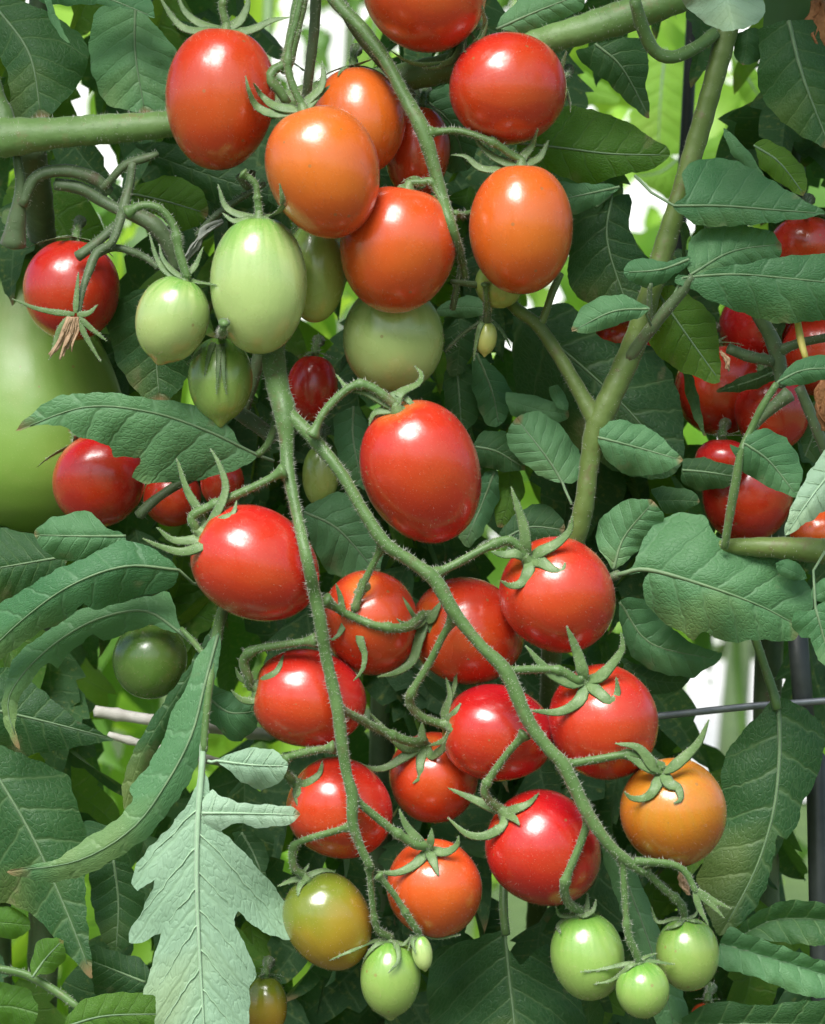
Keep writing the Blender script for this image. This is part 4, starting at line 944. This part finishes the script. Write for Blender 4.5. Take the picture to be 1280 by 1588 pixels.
stem(PC, 'truss_stalk', [(478, -60, 0, 12), (468, -10, -10, 12), (455, 55, -30, 11), (446, 95, -40, 11), (440, 112, -42, 9)], STEM, hairs=0.9)
stem(PC, 'truss_stalk', [(446, 98, -42, 8), (425, 108, -50, 8), (418, 122, -52, 10), (432, 138, -50, 8), (446, 160, -46, 7)], STEM, hairs=0.6)
stem(PC, 'truss_stalk', [(706, 330, -10, 5), (718, 333, 20, 5), (732, 328, 40, 4)], STEM, hairs=0.4)
stem(PC, 'truss_stalk', [(700, 436, 60, 4), (725, 440, 70, 5), (750, 445, 90, 6), (755, 470, 100, 6), (756, 500, 105, 7)], STEMG, hairs=0.4)
stem(PC, 'truss_stalk', [(718, 400, 80, 4), (708, 450, 90, 5), (702, 480, 95, 5)], STEMG, hairs=0.3)
stem(PC, 'truss_stalk', [(744, 500, 105, 3), (715, 520, 110, 3), (690, 545, 110, 3)], STEMG, hairs=0.3)
stem(PC, 'leaf_stalk', [(782, 1365, 145, 6), (781, 1410, 140, 7), (785, 1450, 132, 7)], STEM, hairs=0.3)
stem(PC, 'truss_stalk', [(375, 640, 200, 10), (400, 560, 190, 10), (410, 480, 170, 9)], STEMG, hairs=0.3)
stem(PC, 'truss_stalk', [(392, 265, 40, 5), (385, 290, 30, 6), (370, 272, 20, 6)], STEMG, hairs=0.6)
stem(PC, 'truss_stalk', [(410, 285, 40, 4), (385, 300, 60, 5), (340, 330, 70, 6), (305, 365, 80, 5)], STEMG, hairs=0.6)

# ------------------------------------------------------------------ tomatoes
def frame(u):
    a = np.array((0, 0, 1.0)) if abs(u[2]) < 0.8 else np.array((0, 1.0, 0))
    e1 = nrm(np.cross(u, a)); e2 = np.cross(u, e1)
    return e1, e2

def fruit_mesh(par, t, C, u, e1, e2, nu=44, nv=40):
    rb, ra, pt, lb = t['rb'], t['ra'], t['point'], t['lobes']
    ph = rng.random() * 6
    hm = [(int(rng.integers(1, 4)), int(rng.integers(1, 4)), rng.random() * 6, rng.random() * 6, rng.normal(0, 0.006)) for _ in range(5)]
    k = (D + t['d']) / D * S
    O = P(t['x'], t['y'], t['d'])
    V = []; AX = []; LON = []
    for j in range(nv + 1):
        f = math.pi * j / nv
        z = -ra * math.cos(f)
        r = rb * (math.sin(f) ** 0.94)
        z += 7.0 * (rb / 85) * math.exp(-(f / 0.22) ** 2)              # dimple under the calyx
        z += pt * math.exp(-((math.pi - f) / 0.18) ** 2)                # pointed tip
        sh = 1 + (0.07 if t['tilt'] > 3 and t['rb'] > 60 else 0.03) * math.cos(f)                                     # slightly broader shoulders
        for i in range(nu):
            a = 2 * math.pi * i / nu
            rr = r * sh * (1 + lb * math.cos(2 * a + ph) + 0.006 * math.cos(5 * a + ph * 2) + sum(am * math.cos(n1 * a + q1) * math.sin(n2 * f + q2) for n1, n2, q1, q2, am in hm))
            v = u * z + (e1 * math.cos(a) + e2 * math.sin(a)) * rr
            V.append(O + k * np.array((v[0], v[2], -v[1])))
            AX.append(j / nv); LON.append(abs((i / nu) * 2 - 1) * 6)
    F = []
    for j in range(nv):
        for i in range(nu):
            a = j * nu + i; b = j * nu + (i + 1) % nu
            F.append((a, b, b + nu, a + nu))
    mi = [0] * len(F)
    if t['d'] < 140:
        nh = int(420 * (rb * ra) / 8500)
        for _ in range(nh):
            j = int(nv * math.acos(1 - 2 * rng.random()) / math.pi); i = int(rng.integers(0, nu))
            if not 2 < j < nv - 1: continue
            b = np.array(V[j * nu + i])
            tx = V[j * nu + (i + 1) % nu] - b; ty = V[(j + 1) * nu + i] - b
            b = b + tx * rng.random() + ty * rng.random()
            nn = nrm(b - O); dr = nrm(nn + rng.normal(0, 0.35, 3))
            e = nrm(np.cross(dr, tx)) * k * 0.17; e_ = nrm(np.cross(dr, e)) * k * 0.17
            q = len(V)
            b = b - nn * k * 0.8
            V += [b + e, b - e * 0.5 + e_ * 0.87, b - e * 0.5 - e_ * 0.87, b + dr * k * (3.5 + 4 * rng.random())]
            AX += [j / nv] * 4; LON += [0] * 4
            F += [(q, q + 1, q + 3), (q + 1, q + 2, q + 3), (q + 2, q, q + 3)]; mi += [1] * 3
    return mk('fruit', V, F, [t['mat'], FUZZ], par, attrs={'ax': AX, 'lon': LON}, midx=mi, origin=O)

def sepal(par, path, w, nrmh, r0=None):
    c = catmull(path, 14)
    tt = np.linspace(0, 1, 14)
    rad = w * np.maximum(0.06, np.minimum(1, 0.55 + tt * 2.0) * (1 - tt) ** 0.62)
    mb = MB()
    tube(mb, c, rad * 1.02, n=8, flat=0.15, hint=nrmh, hairs=0.5, hlen=4.0, wob=0.05)
    mb.build('sepal', [CALYX, HAIR], par)

for key, t in TOM.items():
    u = axis(t); e1, e2 = frame(u)
    C = np.array((t['x'], t['y'], t['d']), float)
    st = C - u * (t['ra'] - 7 * t['rb'] / 85)
    root = empty('tomato', P(*st), t['label'], 'tomato', t['group'])
    fruit_mesh(root, t, C, u, e1, e2)
    sc = min(1.0, max(0.45, t['rb'] / 85))
    # calyx disc
    mb = MB()
    tube(mb, [st + u * 2, st - u * 4 * sc, st - u * 10 * sc, st - u * 17 * sc], [13 * sc, 12 * sc, 8 * sc, t['r'] * 1.15], n=10, hairs=1.0, hlen=5)
    cal = mb.build('calyx', [CALYX, HAIR], root)
    top = st - u * 14 * sc
    if t['sep']:
        for sp in t['sep']:
            pts = [st - u * 5 * sc]
            for (x, y) in sp:
                f = front(x, y, None, 0)
                dd = f - 4 if f < 1e8 else min(pts[-1][2] + 4, C[2] + 20)
                dd = max(min(dd, pts[-1][2] + 22), pts[-1][2] - 30)
                dd = min(dd, f - 4)
                if t['tilt'] >= 35: dd = min(dd, st[2] - 14 - 4 * len(pts))
                pts.append(np.array((x, y, dd)))
            pts = np.array(pts)
            tip_l = np.linalg.norm(np.diff(pts, axis=0), axis=1).sum()
            w = max(2.4, min(9.5 * sc + 0.5, 0.13 * tip_l + 2)) if t['rb'] > 50 else max(1.8, min(5.5, 0.09 * tip_l + 1.2))
            if t['tilt'] >= 35: w *= 1.2
            hint = np.array([nrm(p - C) * 0.5 + np.array((0, 0, -0.6)) for p in catmull(pts, 14)])
            sepal(cal, pts, w, hint)
    else:
        n = 5
        a0 = rng.random() * 6
        for i in range(n):
            a = a0 + 2 * math.pi * i / n + rng.normal(0, 0.15)
            rd = e1 * math.cos(a) + e2 * math.sin(a)
            pts = []
            lift = 6 + 26 * rng.random()
            fm = 0.55 + 0.35 * rng.random()
            for q in np.linspace(0.05, 1, 6):
                f = fm * q
                s = C - u * t['ra'] * math.cos(f) + rd * t['rb'] * math.sin(f)
                nn = nrm(-u * math.cos(f) + rd * math.sin(f))
                pts.append(s + nn * (4 + lift * q * q * sc))
            pts = np.array(pts)
            hint = np.array([nrm(p - C) for p in catmull(pts, 14)])
            sepal(cal, pts, 8.5 * sc, hint)
    # pedicel
    if t['ped']:
        pp = [np.array((x, y, 0.0)) for x, y in t['ped']]
        n = len(pp)
        d_start = t.get('dstart')
        for i, p in enumerate(pp):
            f = front(p[0], p[1], None, 2)
            base = min(-85.0, st[2]) if key[0] == 'b' or key in ('g30', 'g31', 'g32', 'g33', 'g34') else st[2] - 5
            w = (i + 1) / (n + 1)
            p[2] = min(base * (1 - w) + top[2] * w, f - t['r'] - 1)
        pp.append(top); pp.append(st - u * 8 * sc)
        path = catmull(np.array(pp), max(16, int(len(pp) * 6)))
    else:
        e = np.array((0.1, -0.25, 1.0))
        path = catmull(np.array([top - u * 12 * sc + e * 52, top - u * 14 * sc + e * 18, top, st - u * 8 * sc]), 14)
    kk = len(path)
    q = np.linspace(0, 1, kk)
    rad = t['r'] * (1.0 + 0.9 * np.exp(-(q / 0.06) ** 2) + 0.38 * np.exp(-((q - 0.62) / 0.035) ** 2) + 0.15 * (q > 0.62))
    mb = MB()
    tube(mb, path, rad, n=9, hairs=0.9, hlen=7.5)
    mb.build('pedicel', [STEM, HAIR], root)

# ---- the big pear-shaped green fruit at the left edge
def pear():
    root = empty('green_fruit', P(22, 400, 330), 'large pear-shaped green fruit at the left edge, behind the red tomato', 'tomato', 'unripe tomatoes')
    prof = [(398, 30), (412, 58), (435, 76), (470, 92), (520, 118), (570, 140), (620, 155), (670, 162), (720, 160), (760, 146), (795, 118), (815, 80), (826, 40), (830, 6)]
    c = catmull(np.array([(r, y, 0) for y, r in prof]), 48)
    V = []; AX = []; LON = []; nu = 48
    for j, (r, y, _) in enumerate(c):
        cx = 30 + (y - 400) * 0.02
        for i in range(nu):
            a = 2 * math.pi * i / nu
            rr = r * (1 + 0.02 * math.cos(3 * a + 1))
            V.append((cx + rr * math.cos(a), y, 400 + rr * math.sin(a)))
            AX.append(j / 47); LON.append(abs((i / nu) * 2 - 1) * 6)
    F = [(j * nu + i, j * nu + (i + 1) % nu, (j + 1) * nu + (i + 1) % nu, (j + 1) * nu + i) for j in range(47) for i in range(nu)]
    mk('fruit', PV(V), F, PEAR, root, attrs={'ax': AX, 'lon': LON})
    mb = MB()
    tube(mb, [(20, 330, 370), (20, 360, 385), (22, 388, 395), (24, 404, 400)], [17, 22, 34, 46], n=14, hairs=0.5)
    mb.build('calyx', [CALYX, HAIR], root)
pear()

# ---- withered flower in front of the left red tomato
wf = empty('withered_flower', P(115, 487, -5), 'brown withered flower with spread green sepals before the left red tomato', 'flower')
for sp in ([(115, 487), (85, 484), (56, 478), (35, 470), (18, 463)], [(117, 485), (119, 455), (122, 422)], [(120, 488), (138, 485), (152, 472)], [(122, 492), (140, 508), (166, 529)], [(120, 495), (135, 525), (157, 562)], [(108, 490), (92, 512), (84, 538), (76, 558)]):
    pts = np.array([(x, y, -5 + 0.04 * abs(y - 487)) for x, y in sp])
    sepal(wf, pts, 6.0, np.array((0, 0, -1.0)))
for i in range(12):
    a = rng.normal(0, 1)
    pts = np.array([(113 + a * 3, 492, -8 + a), (110 + a * 6, 512, -10 + a * 3), (102 + a * 6, 532, -9 + rng.normal(0, 3)), (95 + a * 9, 548 + rng.normal(0, 6), -8)])
    mb = MB()
    c = catmull(pts, 10)
    tube(mb, c, np.linspace(3.2, 1.6, 10), n=6, flat=0.4, wob=0.4)
    mb.build('petal', [DRY, HAIR], wf)
# ---- empty calyx at the end of the right stalk
ec = empty('empty_calyx', P(1080, 1382, -70), 'pale empty calyx without fruit at the lower right stalk end', 'calyx')
mb = MB()
tube(mb, catmull(np.array([(985, 1336, -78), (1020, 1338, -76), (1047, 1342, -74), (1065, 1355, -72), (1080, 1384, -70)]), 22), np.linspace(7, 5, 22), n=9, hairs=0.9, hlen=7)
mb.build('pedicel', [STEM, HAIR], ec)
for sp in ([(1080, 1382), (1105, 1396), (1134, 1410)], [(1080, 1383), (1102, 1402), (1124, 1424)], [(1078, 1384), (1086, 1410), (1100, 1436)], [(1082, 1380), (1100, 1400), (1115, 1404)]):
    sepal(ec, np.array([(x, y, -72) for x, y in sp]), 7.0, np.array((0, 0, -1.0)))
# ---- withered leaf at the top right edge, dried blossom remains
def crumple(par_name, pts, mat, label, cat, w):
    r = empty(par_name, P(*pts[0]), label, cat)
    for i in range(6):
        p = np.array(pts, float) + rng.normal(0, w * 0.35, (len(pts), 3))
        mb = MB()
        c = catmull(p, 14)
        tube(mb, c, w * (0.25 + 0.5 * np.sin(np.linspace(0.3, 2.9, 14))), n=8, flat=0.25, wob=0.5, hint=rng.normal(0, 1, 3))
        mb.build('shrivelled_blade', [mat, HAIR], r)
crumple('withered_leaf', [(1275, 0, 90), (1264, 40, 80), (1262, 75, 78), (1278, 100, 80)], RUST, 'shrivelled brown leaf at the top right edge', 'leaf', 16)
crumple('withered_leaf', [(1285, 560, 60), (1278, 600, 60), (1276, 640, 60), (1284, 660, 60)], RUST, 'shrivelled orange-brown leaf at the right edge beside the dark red tomatoes', 'leaf', 13)
crumple('dried_blossom', [(1056, 1350, -40), (1062, 1368, -42), (1068, 1388, -42)], DRY, 'dried brown blossom above the green tomato at bottom right', 'blossom', 7)
GREYD = plain('dry_grey_sepal', (0.16, 0.19, 0.15), (0.36, 0.38, 0.32), 200, rough=0.8, bump=0.6, dist=0.0006)
crumple('dried_blossom', [(286, 402, 40), (303, 378, 36), (322, 358, 40), (344, 342, 50)], GREYD, 'dry grey shrivelled calyx between the two pale green tomatoes', 'calyx', 7)
crumple('dried_blossom', [(1120, 545, 80), (1128, 560, 78), (1130, 574, 78)], DRY, 'dried pinkish blossom before the right-hand background tomatoes', 'blossom', 6)

# ------------------------------------------------------------------ cage, stake, canes
def rod(name, pts, r, mat, label, cat, n=12, nodes=0.0):
    a = np.array(pts, float)
    c = catmull(a, 40)
    rad = np.full(40, r) * (1 + nodes * np.exp(-((np.arange(40) % 10 - 5) / 0.9) ** 2))
    mb = MB()
    tube(mb, c, rad, n=n, wob=0.03)
    o = mb.build(name, [mat, HAIR])
    tag(o, label, cat)
    return o
rod('garden_stake', [(1330, 6300, 330), (1275, 1588, 330), (1255, 1200, 330), (1240, 1020, 330), (1234, 940, 330)], 16, STAKE, 'thick dark garden stake standing at the right edge behind the wire', 'stake', nodes=0.08)
rod('garden_stake', [(700, 8000, 1150), (960, 1588, 1150), (1052, 400, 1150), (1068, 150, 1150), (1110, -700, 1150)], 10, STAKE, 'thin dark garden stake behind the upper right stem', 'stake')
rod('cage_wire', [(900, 1122, 300), (1028, 1110, 300), (1160, 1096, 300), (1290, 1086, 302), (1700, 1050, 310)], 5.5, WIRE, 'grey horizontal wire crossing the bright gap at lower right', 'wire')
rod('garden_cane', [(147, 1103, 345), (200, 1111, 350), (260, 1120, 360), (420, 1140, 700)], 9, CANE, 'upper one of two pale canes in the gap at lower left', 'cane', nodes=0.25)
rod('garden_cane', [(168, 1140, 360), (215, 1152, 365), (270, 1166, 375), (420, 1200, 720)], 6, CANE, 'lower one of two pale canes in the gap at lower left', 'cane', nodes=0.25)

# ------------------------------------------------------------------ background plants
def generic_leaf(seed, nt=22, ns=5):
    r = np.random.default_rng(seed)
    V = []; UV = []
    ph = r.random() * 6; bend = 0.25 + 0.5 * r.random(); fold = 0.15 + 0.3 * r.random()
    lob = 3 + int(r.random() * 3)
    for i in range(nt + 1):
        t = i / nt
        base = 0.36 * (math.sin(math.pi * min(1, t ** 0.62)) ** 0.85) * (1 - 0.25 * t)
        for j in range(-ns, ns + 1):
            s = j / ns; sg = 1 if s > 0 else -1
            saw = (t * lob + (0.3 if sg > 0 else 0) + ph) % 1.0
            w = base * (0.72 + 0.38 * saw) if 0.05 < t < 0.97 else base * 0.9
            a = abs(s)
            x = sg * a * w * 0.85
            y = t + a * w * 0.45 * (1 - t * 0.5)
            y = min(y, 1.02)
            z = -bend * t * t + fold * a * w + 0.05 * math.sin(9 * t + ph + sg) * a
            V.append((x, y, z)); UV.append((t, s * 0.5 + 0.5))
    m = 2 * ns + 1
    F = [(i * m + j, i * m + j + 1, (i + 1) * m + j + 1, (i + 1) * m + j) for i in range(nt) for j in range(2 * ns)]
    return np.array(V), F, UV

GEN = [generic_leaf(100 + i) for i in range(8)]
GENM = []
for mat in (LEAF, LEAFY):
    row = []
    for V, F, UV in GEN:
        me = bpy.data.meshes.new('leaf_blade')
        me.from_pydata(V.tolist(), [], F)
        me.materials.append(mat)
        me.polygons.foreach_set('use_smooth', [True] * len(me.polygons))
        lay = me.uv_layers.new(name='UVMap')
        li = np.zeros(len(me.loops), dtype=np.int32); me.loops.foreach_get('vertex_index', li)
        lay.data.foreach_set('uv', np.asarray(UV)[li].ravel())
        row.append(me)
    GENM.append(row)

def rotm(yaw, pitch, roll):
    from mathutils import Euler
    return Euler((pitch, roll, yaw), 'XYZ')

# gaps through which the bright garden shows: x, y, rx, ry
GAPS = [(490, 80, 60, 45), (1010, 190, 45, 95), (1130, 210, 40, 100), (995, 330, 22, 22), (865, 455, 50, 14), (515, 515, 20, 18), (110, 150, 20, 8), (210, 400, 20, 25), (120, 365, 10, 20),
        (215, 1085, 45, 28), (220, 1165, 28, 45), (400, 1110, 14, 28), (435, 1335, 22, 36), (810, 1390, 40, 22), (1125, 1065, 85, 70), (1255, 1290, 25, 90), (770, 880, 20, 12), (1085, 680, 22, 14), (100, 1510, 25, 22), (620, 60, 25, 18),
        (168, 1400, 14, 20), (440, 1480, 14, 22), (828, 640, 10, 14), (900, 130, 18, 24)]

def fill_leaf(par, x, y, d, size, mat_i):
    o = bpy.data.objects.new('leaf', random.choice(GENM[mat_i]))
    w = P(x, y, d)
    link(o, par, w)
    k = size * S
    o.scale = (k, k, k)
    yaw = random.gauss(0, 0.8) + (math.pi if random.random() < 0.85 else 0)
    o.rotation_euler = (random.gauss(-1.05, 0.35), random.gauss(0, 0.45), yaw)
    return o

bgp = []
for i, (x, lab) in enumerate(((-0.12, 'shaded tomato plant behind the fruit on the left side'), (0.0, 'shaded tomato plant behind the middle of the bunch'), (0.12, 'shaded tomato plant behind the right-hand leaves'))):
    p = plant((x, 0.11 + 0.02 * i, 0), lab)
    bgp.append(p)
    mb = MB()
    tube(mb, catmull(np.array([(x, 0.11, 0.0), (x + 0.01, 0.12, 0.4), (x - 0.01, 0.11, 0.8), (x + 0.02, 0.12, 1.3)]), 20), np.linspace(0.006, 0.003, 20), n=8)
    mb.build('stem', [STEMG, HAIR], p, px=False)
cnt = 0
tries = 0
while cnt < 800 and tries < 40000:
    tries += 1
    x = random.uniform(-80, 1360); y = random.uniform(-80, 1700); d = random.uniform(380, 1100)
    size = random.uniform(150, 280)
    # centre of blade in the picture
    cy = y + size * 0.3
    bad = False
    for gx, gy, rx, ry in GAPS:
        m = size * 0.165
        for q in (0.1, 0.45, 0.8):
            if ((x - gx) / (rx + m)) ** 2 + ((y + q * size - gy) / (ry + m)) ** 2 < 1:
                bad = True; break
        if bad: break
    if bad: continue
    fill_leaf(bgp[0 if x < 430 else 1 if x < 860 else 2], x, y, d, size, 0 if random.random() < 0.75 else 1)
    cnt += 1

# foliage as one mesh: far plants and the unseen canopy added overhead for shade
def foliage(par, centres, size, mat, seed, horiz=False, name='foliage'):
    r = np.random.default_rng(seed)
    from mathutils import Euler, Matrix
    Vs = []; Fs = []; UVs = []; n0 = 0
    for c in centres:
        V, F, UV = GEN[int(r.integers(0, len(GEN)))]
        # thinned blade
        s = size * (0.65 + 0.7 * r.random())
        if horiz:
            e = Euler((r.normal(-0.25, 0.35), r.normal(0, 0.35), r.random() * 6.28), 'XYZ')
        else:
            e = Euler((r.normal(-0.7, 0.5), r.normal(0, 0.6), r.random() * 6.28), 'XYZ')
        M = np.array(e.to_matrix())
        Vs.append((V * s) @ M.T + c); Fs += [tuple(q + n0 for q in f) for f in F]; UVs += UV; n0 += len(V)
    o = mk(name, np.vstack(Vs), Fs, mat, par, uv=UVs)
    o['kind'] = 'stuff'
    return o
GEN_FULL = GEN
GEN = [generic_leaf(100 + i, 9, 2) for i in range(8)]
r_ = np.random.default_rng(5)
for i, p in enumerate(bgp):
    x0, x1 = ((-0.32, -0.12), (-0.12, 0.03), (0.065, 0.18))[i]
    y0 = (0.12, 0.23, 0.055)[i]
    z = r_.uniform(1.075, 1.36, 170)
    c = np.stack((r_.uniform(x0, x1, 170), y0 - (z - 0.93) / math.tan(SUN_EL) + r_.uniform(0, 0.30, 170), z), 1)
    c = c[c[:, 2] - 0.085 > ZC + 794 * S * (c[:, 1] + D * S) / (D * S)]
    foliage(p, c, 0.075, LEAFS, 40 + i, horiz=True)  # unseen canopy, placed along the sun slope to shade deeper leaves and fruit

WHITE = [(1140, 1070, 120, 90), (1140, 215, 5, 20), (990, 335, 5, 5), (865, 455, 20, 10), (515, 510, 10, 10), (120, 370, 20, 20), (1260, 1280, 60, 110), (480, 70, 40, 25), (215, 1120, 30, 30), (440, 1330, 20, 20)]
far = [(-0.9, 1.1), (-0.45, 0.9), (-0.1, 1.0), (0.28, 0.85), (0.62, 1.1), (1.0, 1.3), (-1.3, 1.7), (-0.7, 1.8), (-0.2, 1.9), (0.35, 1.8), (1.3, 2.0), (-0.3, 2.6), (-1.0, 2.6)]
names = ['far left end of the near row', 'second from the left of the near row', 'in the middle of the near row', 'right of the middle of the near row', 'second from the right of the near row', 'at the right end of the near row',
         'far left of the second row', 'second from the left of the second row', 'in the middle of the second row', 'right of the middle of the second row', 'right end of the second row', 'centre of the last row', 'left of the last row']
for i, (x, y) in enumerate(far):
    p = empty('garden_plant', (x, y, 0), 'blurred sunlit garden plant beyond the tomatoes, ' + names[i], 'plant', 'sunlit plants beyond')
    rr = np.random.default_rng(200 + i)
    n = 210
    h = 1.30 if y < 1.5 else 1.2
    c = np.stack((x + rr.normal(0, 0.13, n), y + rr.normal(0, 0.12, n), rr.uniform(0.25, h, n)), 1)
    # keep the sight lines to the open garden free
    k = D * S / (c[:, 1] + D * S) / S
    px, py = 640 + c[:, 0] * k, 794 - (c[:, 2] - ZC) * k
    ok = np.ones(n, bool)
    for gx, gy, rx, ry in WHITE:
        ok &= ((px - gx) / (rx + 45)) ** 2 + ((py - gy) / (ry + 45)) ** 2 > 1
    c = c[ok]
    h2 = int(len(c) * 0.75)
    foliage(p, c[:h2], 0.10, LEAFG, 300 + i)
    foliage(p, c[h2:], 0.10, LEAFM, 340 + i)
    mb = MB()
    tube(mb, catmull(np.array([(x, y, 0.0), (x + 0.02, y, 0.4), (x - 0.01, y, 0.8), (x, y, h)]), 14), np.linspace(0.009, 0.004, 14), n=7)
    mb.build('stem', [STEM, HAIR], p, px=False)
# white building made up to stand for bright sky in the gaps
hs = empty('standin_house', (0, 15, 0), 'added white wall standing in for bright sky in the gaps of the foliage', 'standin_house')
def box(name, x0, x1, y0, y1, z0, z1, mat, par):
    V = [(x, y, z) for z in (z0, z1) for y in (y0, y1) for x in (x0, x1)]
    F = [(0, 2, 3, 1), (4, 5, 7, 6), (0, 1, 5, 4), (2, 6, 7, 3), (0, 4, 6, 2), (1, 3, 7, 5)]
    o = mk(name, V, F, mat, par)
    o.data.polygons.foreach_set('use_smooth', [False] * 6)
    return o
WHITEW = plain('white_render', (0.80, 0.80, 0.78), (0.88, 0.88, 0.86), 2.0, rough=0.85, bump=0.2, dist=0.004)
ROOFM = plain('roof_tile', (0.16, 0.06, 0.035), (0.26, 0.10, 0.06), 3.0, rough=0.8, bump=0.5, dist=0.02)
GLASS = plain('window_glass', (0.02, 0.025, 0.03), (0.05, 0.06, 0.07), 1.0, rough=0.08, bump=0.0)
box('wall', -9, 9, 15, 21, 0, 5.4, WHITEW, hs)
box('roof', -9.6, 9.6, 14.4, 21.6, 5.41, 5.75, ROOFM, hs)
for wx in (-5.5, 5.5):
    w = box('window', wx - 0.7, wx + 0.7, 14.93, 15.02, 1.1, 2.5, WHITEW, hs)
    box('pane', wx - 0.6, wx + 0.6, 14.915, 14.925, 1.2, 2.4, GLASS, w)
LEAFL = leaf_mat('leaf_sunlit_young', (0.13, 0.32, 0.025), (0.27, 0.48, 0.05), (0.50, 0.80, 0.06), tmix=0.45, vein=(0.34, 0.52, 0.12), veinmix=0.3)  # young yellow-green with the glow of sunlight put into the colour
gp = empty('garden_plant', (0.32, 0.52, 0), 'bright yellow-green young plant shining through the gap at upper right', 'plant', 'sunlit plants beyond')
mb = MB()
tube(mb, catmull(np.array([(0.32, 0.52, 0.0), (0.30, 0.52, 0.5), (0.27, 0.52, 0.9), (0.20, 0.52, 1.12)]), 16), np.linspace(0.008, 0.003, 16), n=8)
mb.build('stem', [STEM, HAIR], gp, px=False)
leaf(gp, 3, [(470, 490), (520, 400), (545, 240), (620, 210), (700, 240), (700, 420), (690, 620), (650, 640), (560, 600)], [(620, 200), (600, 400), (590, 610)], 2950, 2900, LEAFL, rib=RIB)
leaf(gp, 3, [(490, 720), (560, 640), (640, 640), (690, 680), (680, 780), (640, 830), (560, 780)], [(680, 650), (600, 710), (500, 730)], 2900, 2880, LEAFL, rib=RIB)
leaf(gp, 3, [(880, 210), (960, 230), (1010, 300), (1070, 400), (1110, 500), (1090, 580), (1010, 500), (930, 400)], [(890, 215), (990, 370), (1100, 560)], 2850, 2900, LEAFL, rib=RIB)
leaf(gp, 3, [(780, 600), (830, 560), (900, 590), (940, 640), (900, 690), (800, 680)], [(780, 640), (860, 630), (940, 640)], 2900, 2900, LEAFL)
leaf(gp, 3, [(230, 380), (280, 300), (340, 330), (430, 400), (420, 425), (330, 430), (260, 450)], [(240, 400), (330, 380), (430, 410)], 2950, 2900, LEAFL)
leaf(gp, 2, [(420, 160), (470, 60), (520, 20), (560, 120), (560, 230), (490, 300), (440, 250)], [(500, 20), (490, 150), (480, 300)], 3000, 2950, LEAFL, rib=RIB)
# unseen tree added behind the camera to break up the fruit highlights
tr = empty('tree', (-0.9, -2.6, 0), 'added leafy tree overhanging from above to break up the light, outside the picture', 'tree')
rt = np.random.default_rng(77)
mb = MB()
tube(mb, catmull(np.array([(-0.9, -2.6, 0.0), (-0.88, -2.55, 1.0), (-0.92, -2.5, 2.2), (-0.85, -2.3, 3.4)]), 20), np.linspace(0.09, 0.05, 20), n=10)
mb.build('trunk', [STEMG, HAIR], tr, px=False)
mb = MB()
tube(mb, catmull(np.array([(-0.86, -2.4, 2.9), (-0.6, -1.9, 3.0), (-0.3, -1.4, 2.85), (0.1, -1.0, 2.75)]), 20), np.linspace(0.04, 0.008, 20), n=8)
mb.build('branch', [STEMG, HAIR], tr, px=False)
cl = []
for _ in range(15):
    b = np.array((rt.uniform(-1.1, 0.35), rt.uniform(-2.2, -0.7), rt.uniform(2.5, 3.1)))
    cl += [b + rt.normal(0, 0.075, 3) for _ in range(14)]
foliage(tr, cl, 0.12, LEAFS, 78, horiz=True, name='crown')
for i, (x, y) in enumerate(((-2.6, 7.0), (-1.3, 6.2), (-0.2, 7.4), (1.0, 6.6), (2.3, 7.2))):
    p = empty('garden_tree', (x, y, 0), 'slender blurred tree far behind the tomatoes, ' + ('leftmost of five', 'second from left of five', 'middle one of five', 'second from right of five', 'rightmost of five')[i], 'tree', 'far garden trees')
    rr = np.random.default_rng(700 + i)
    n = 300
    c = np.stack((x + rr.normal(0, 0.42, n), y + rr.normal(0, 0.35, n), rr.uniform(1.25, 3.4, n)), 1)
    foliage(p, c, 0.15, (LEAFM, LEAFG)[i % 2], 720 + i, name='crown')
    mb = MB()
    tube(mb, catmull(np.array([(x, y, 0.0), (x + 0.05, y, 0.9), (x - 0.04, y, 1.8), (x, y, 3.0)]), 16), np.linspace(0.05, 0.02, 16), n=8)
    mb.build('trunk', [STEMG, HAIR], p, px=False)
# hedge along the far side of the garden
for i in range(5):
    x = -9 + i * 4.5
    p = empty('hedge', (x, 13.6, 0), ['hedge at the far left of the garden', 'hedge left of centre at the far end', 'hedge in the middle at the far end', 'hedge right of centre at the far end', 'hedge at the far right of the garden'][i], 'hedge', 'far hedge')
    rr = np.random.default_rng(500 + i)
    n = 500
    c = np.stack((x + rr.uniform(-2.3, 2.3, n), 13.6 + rr.uniform(-0.4, 0.4, n), rr.uniform(0.1, 1.0, n)), 1)
    foliage(p, c, 0.3, HEDGE, 600 + i, name='foliage')
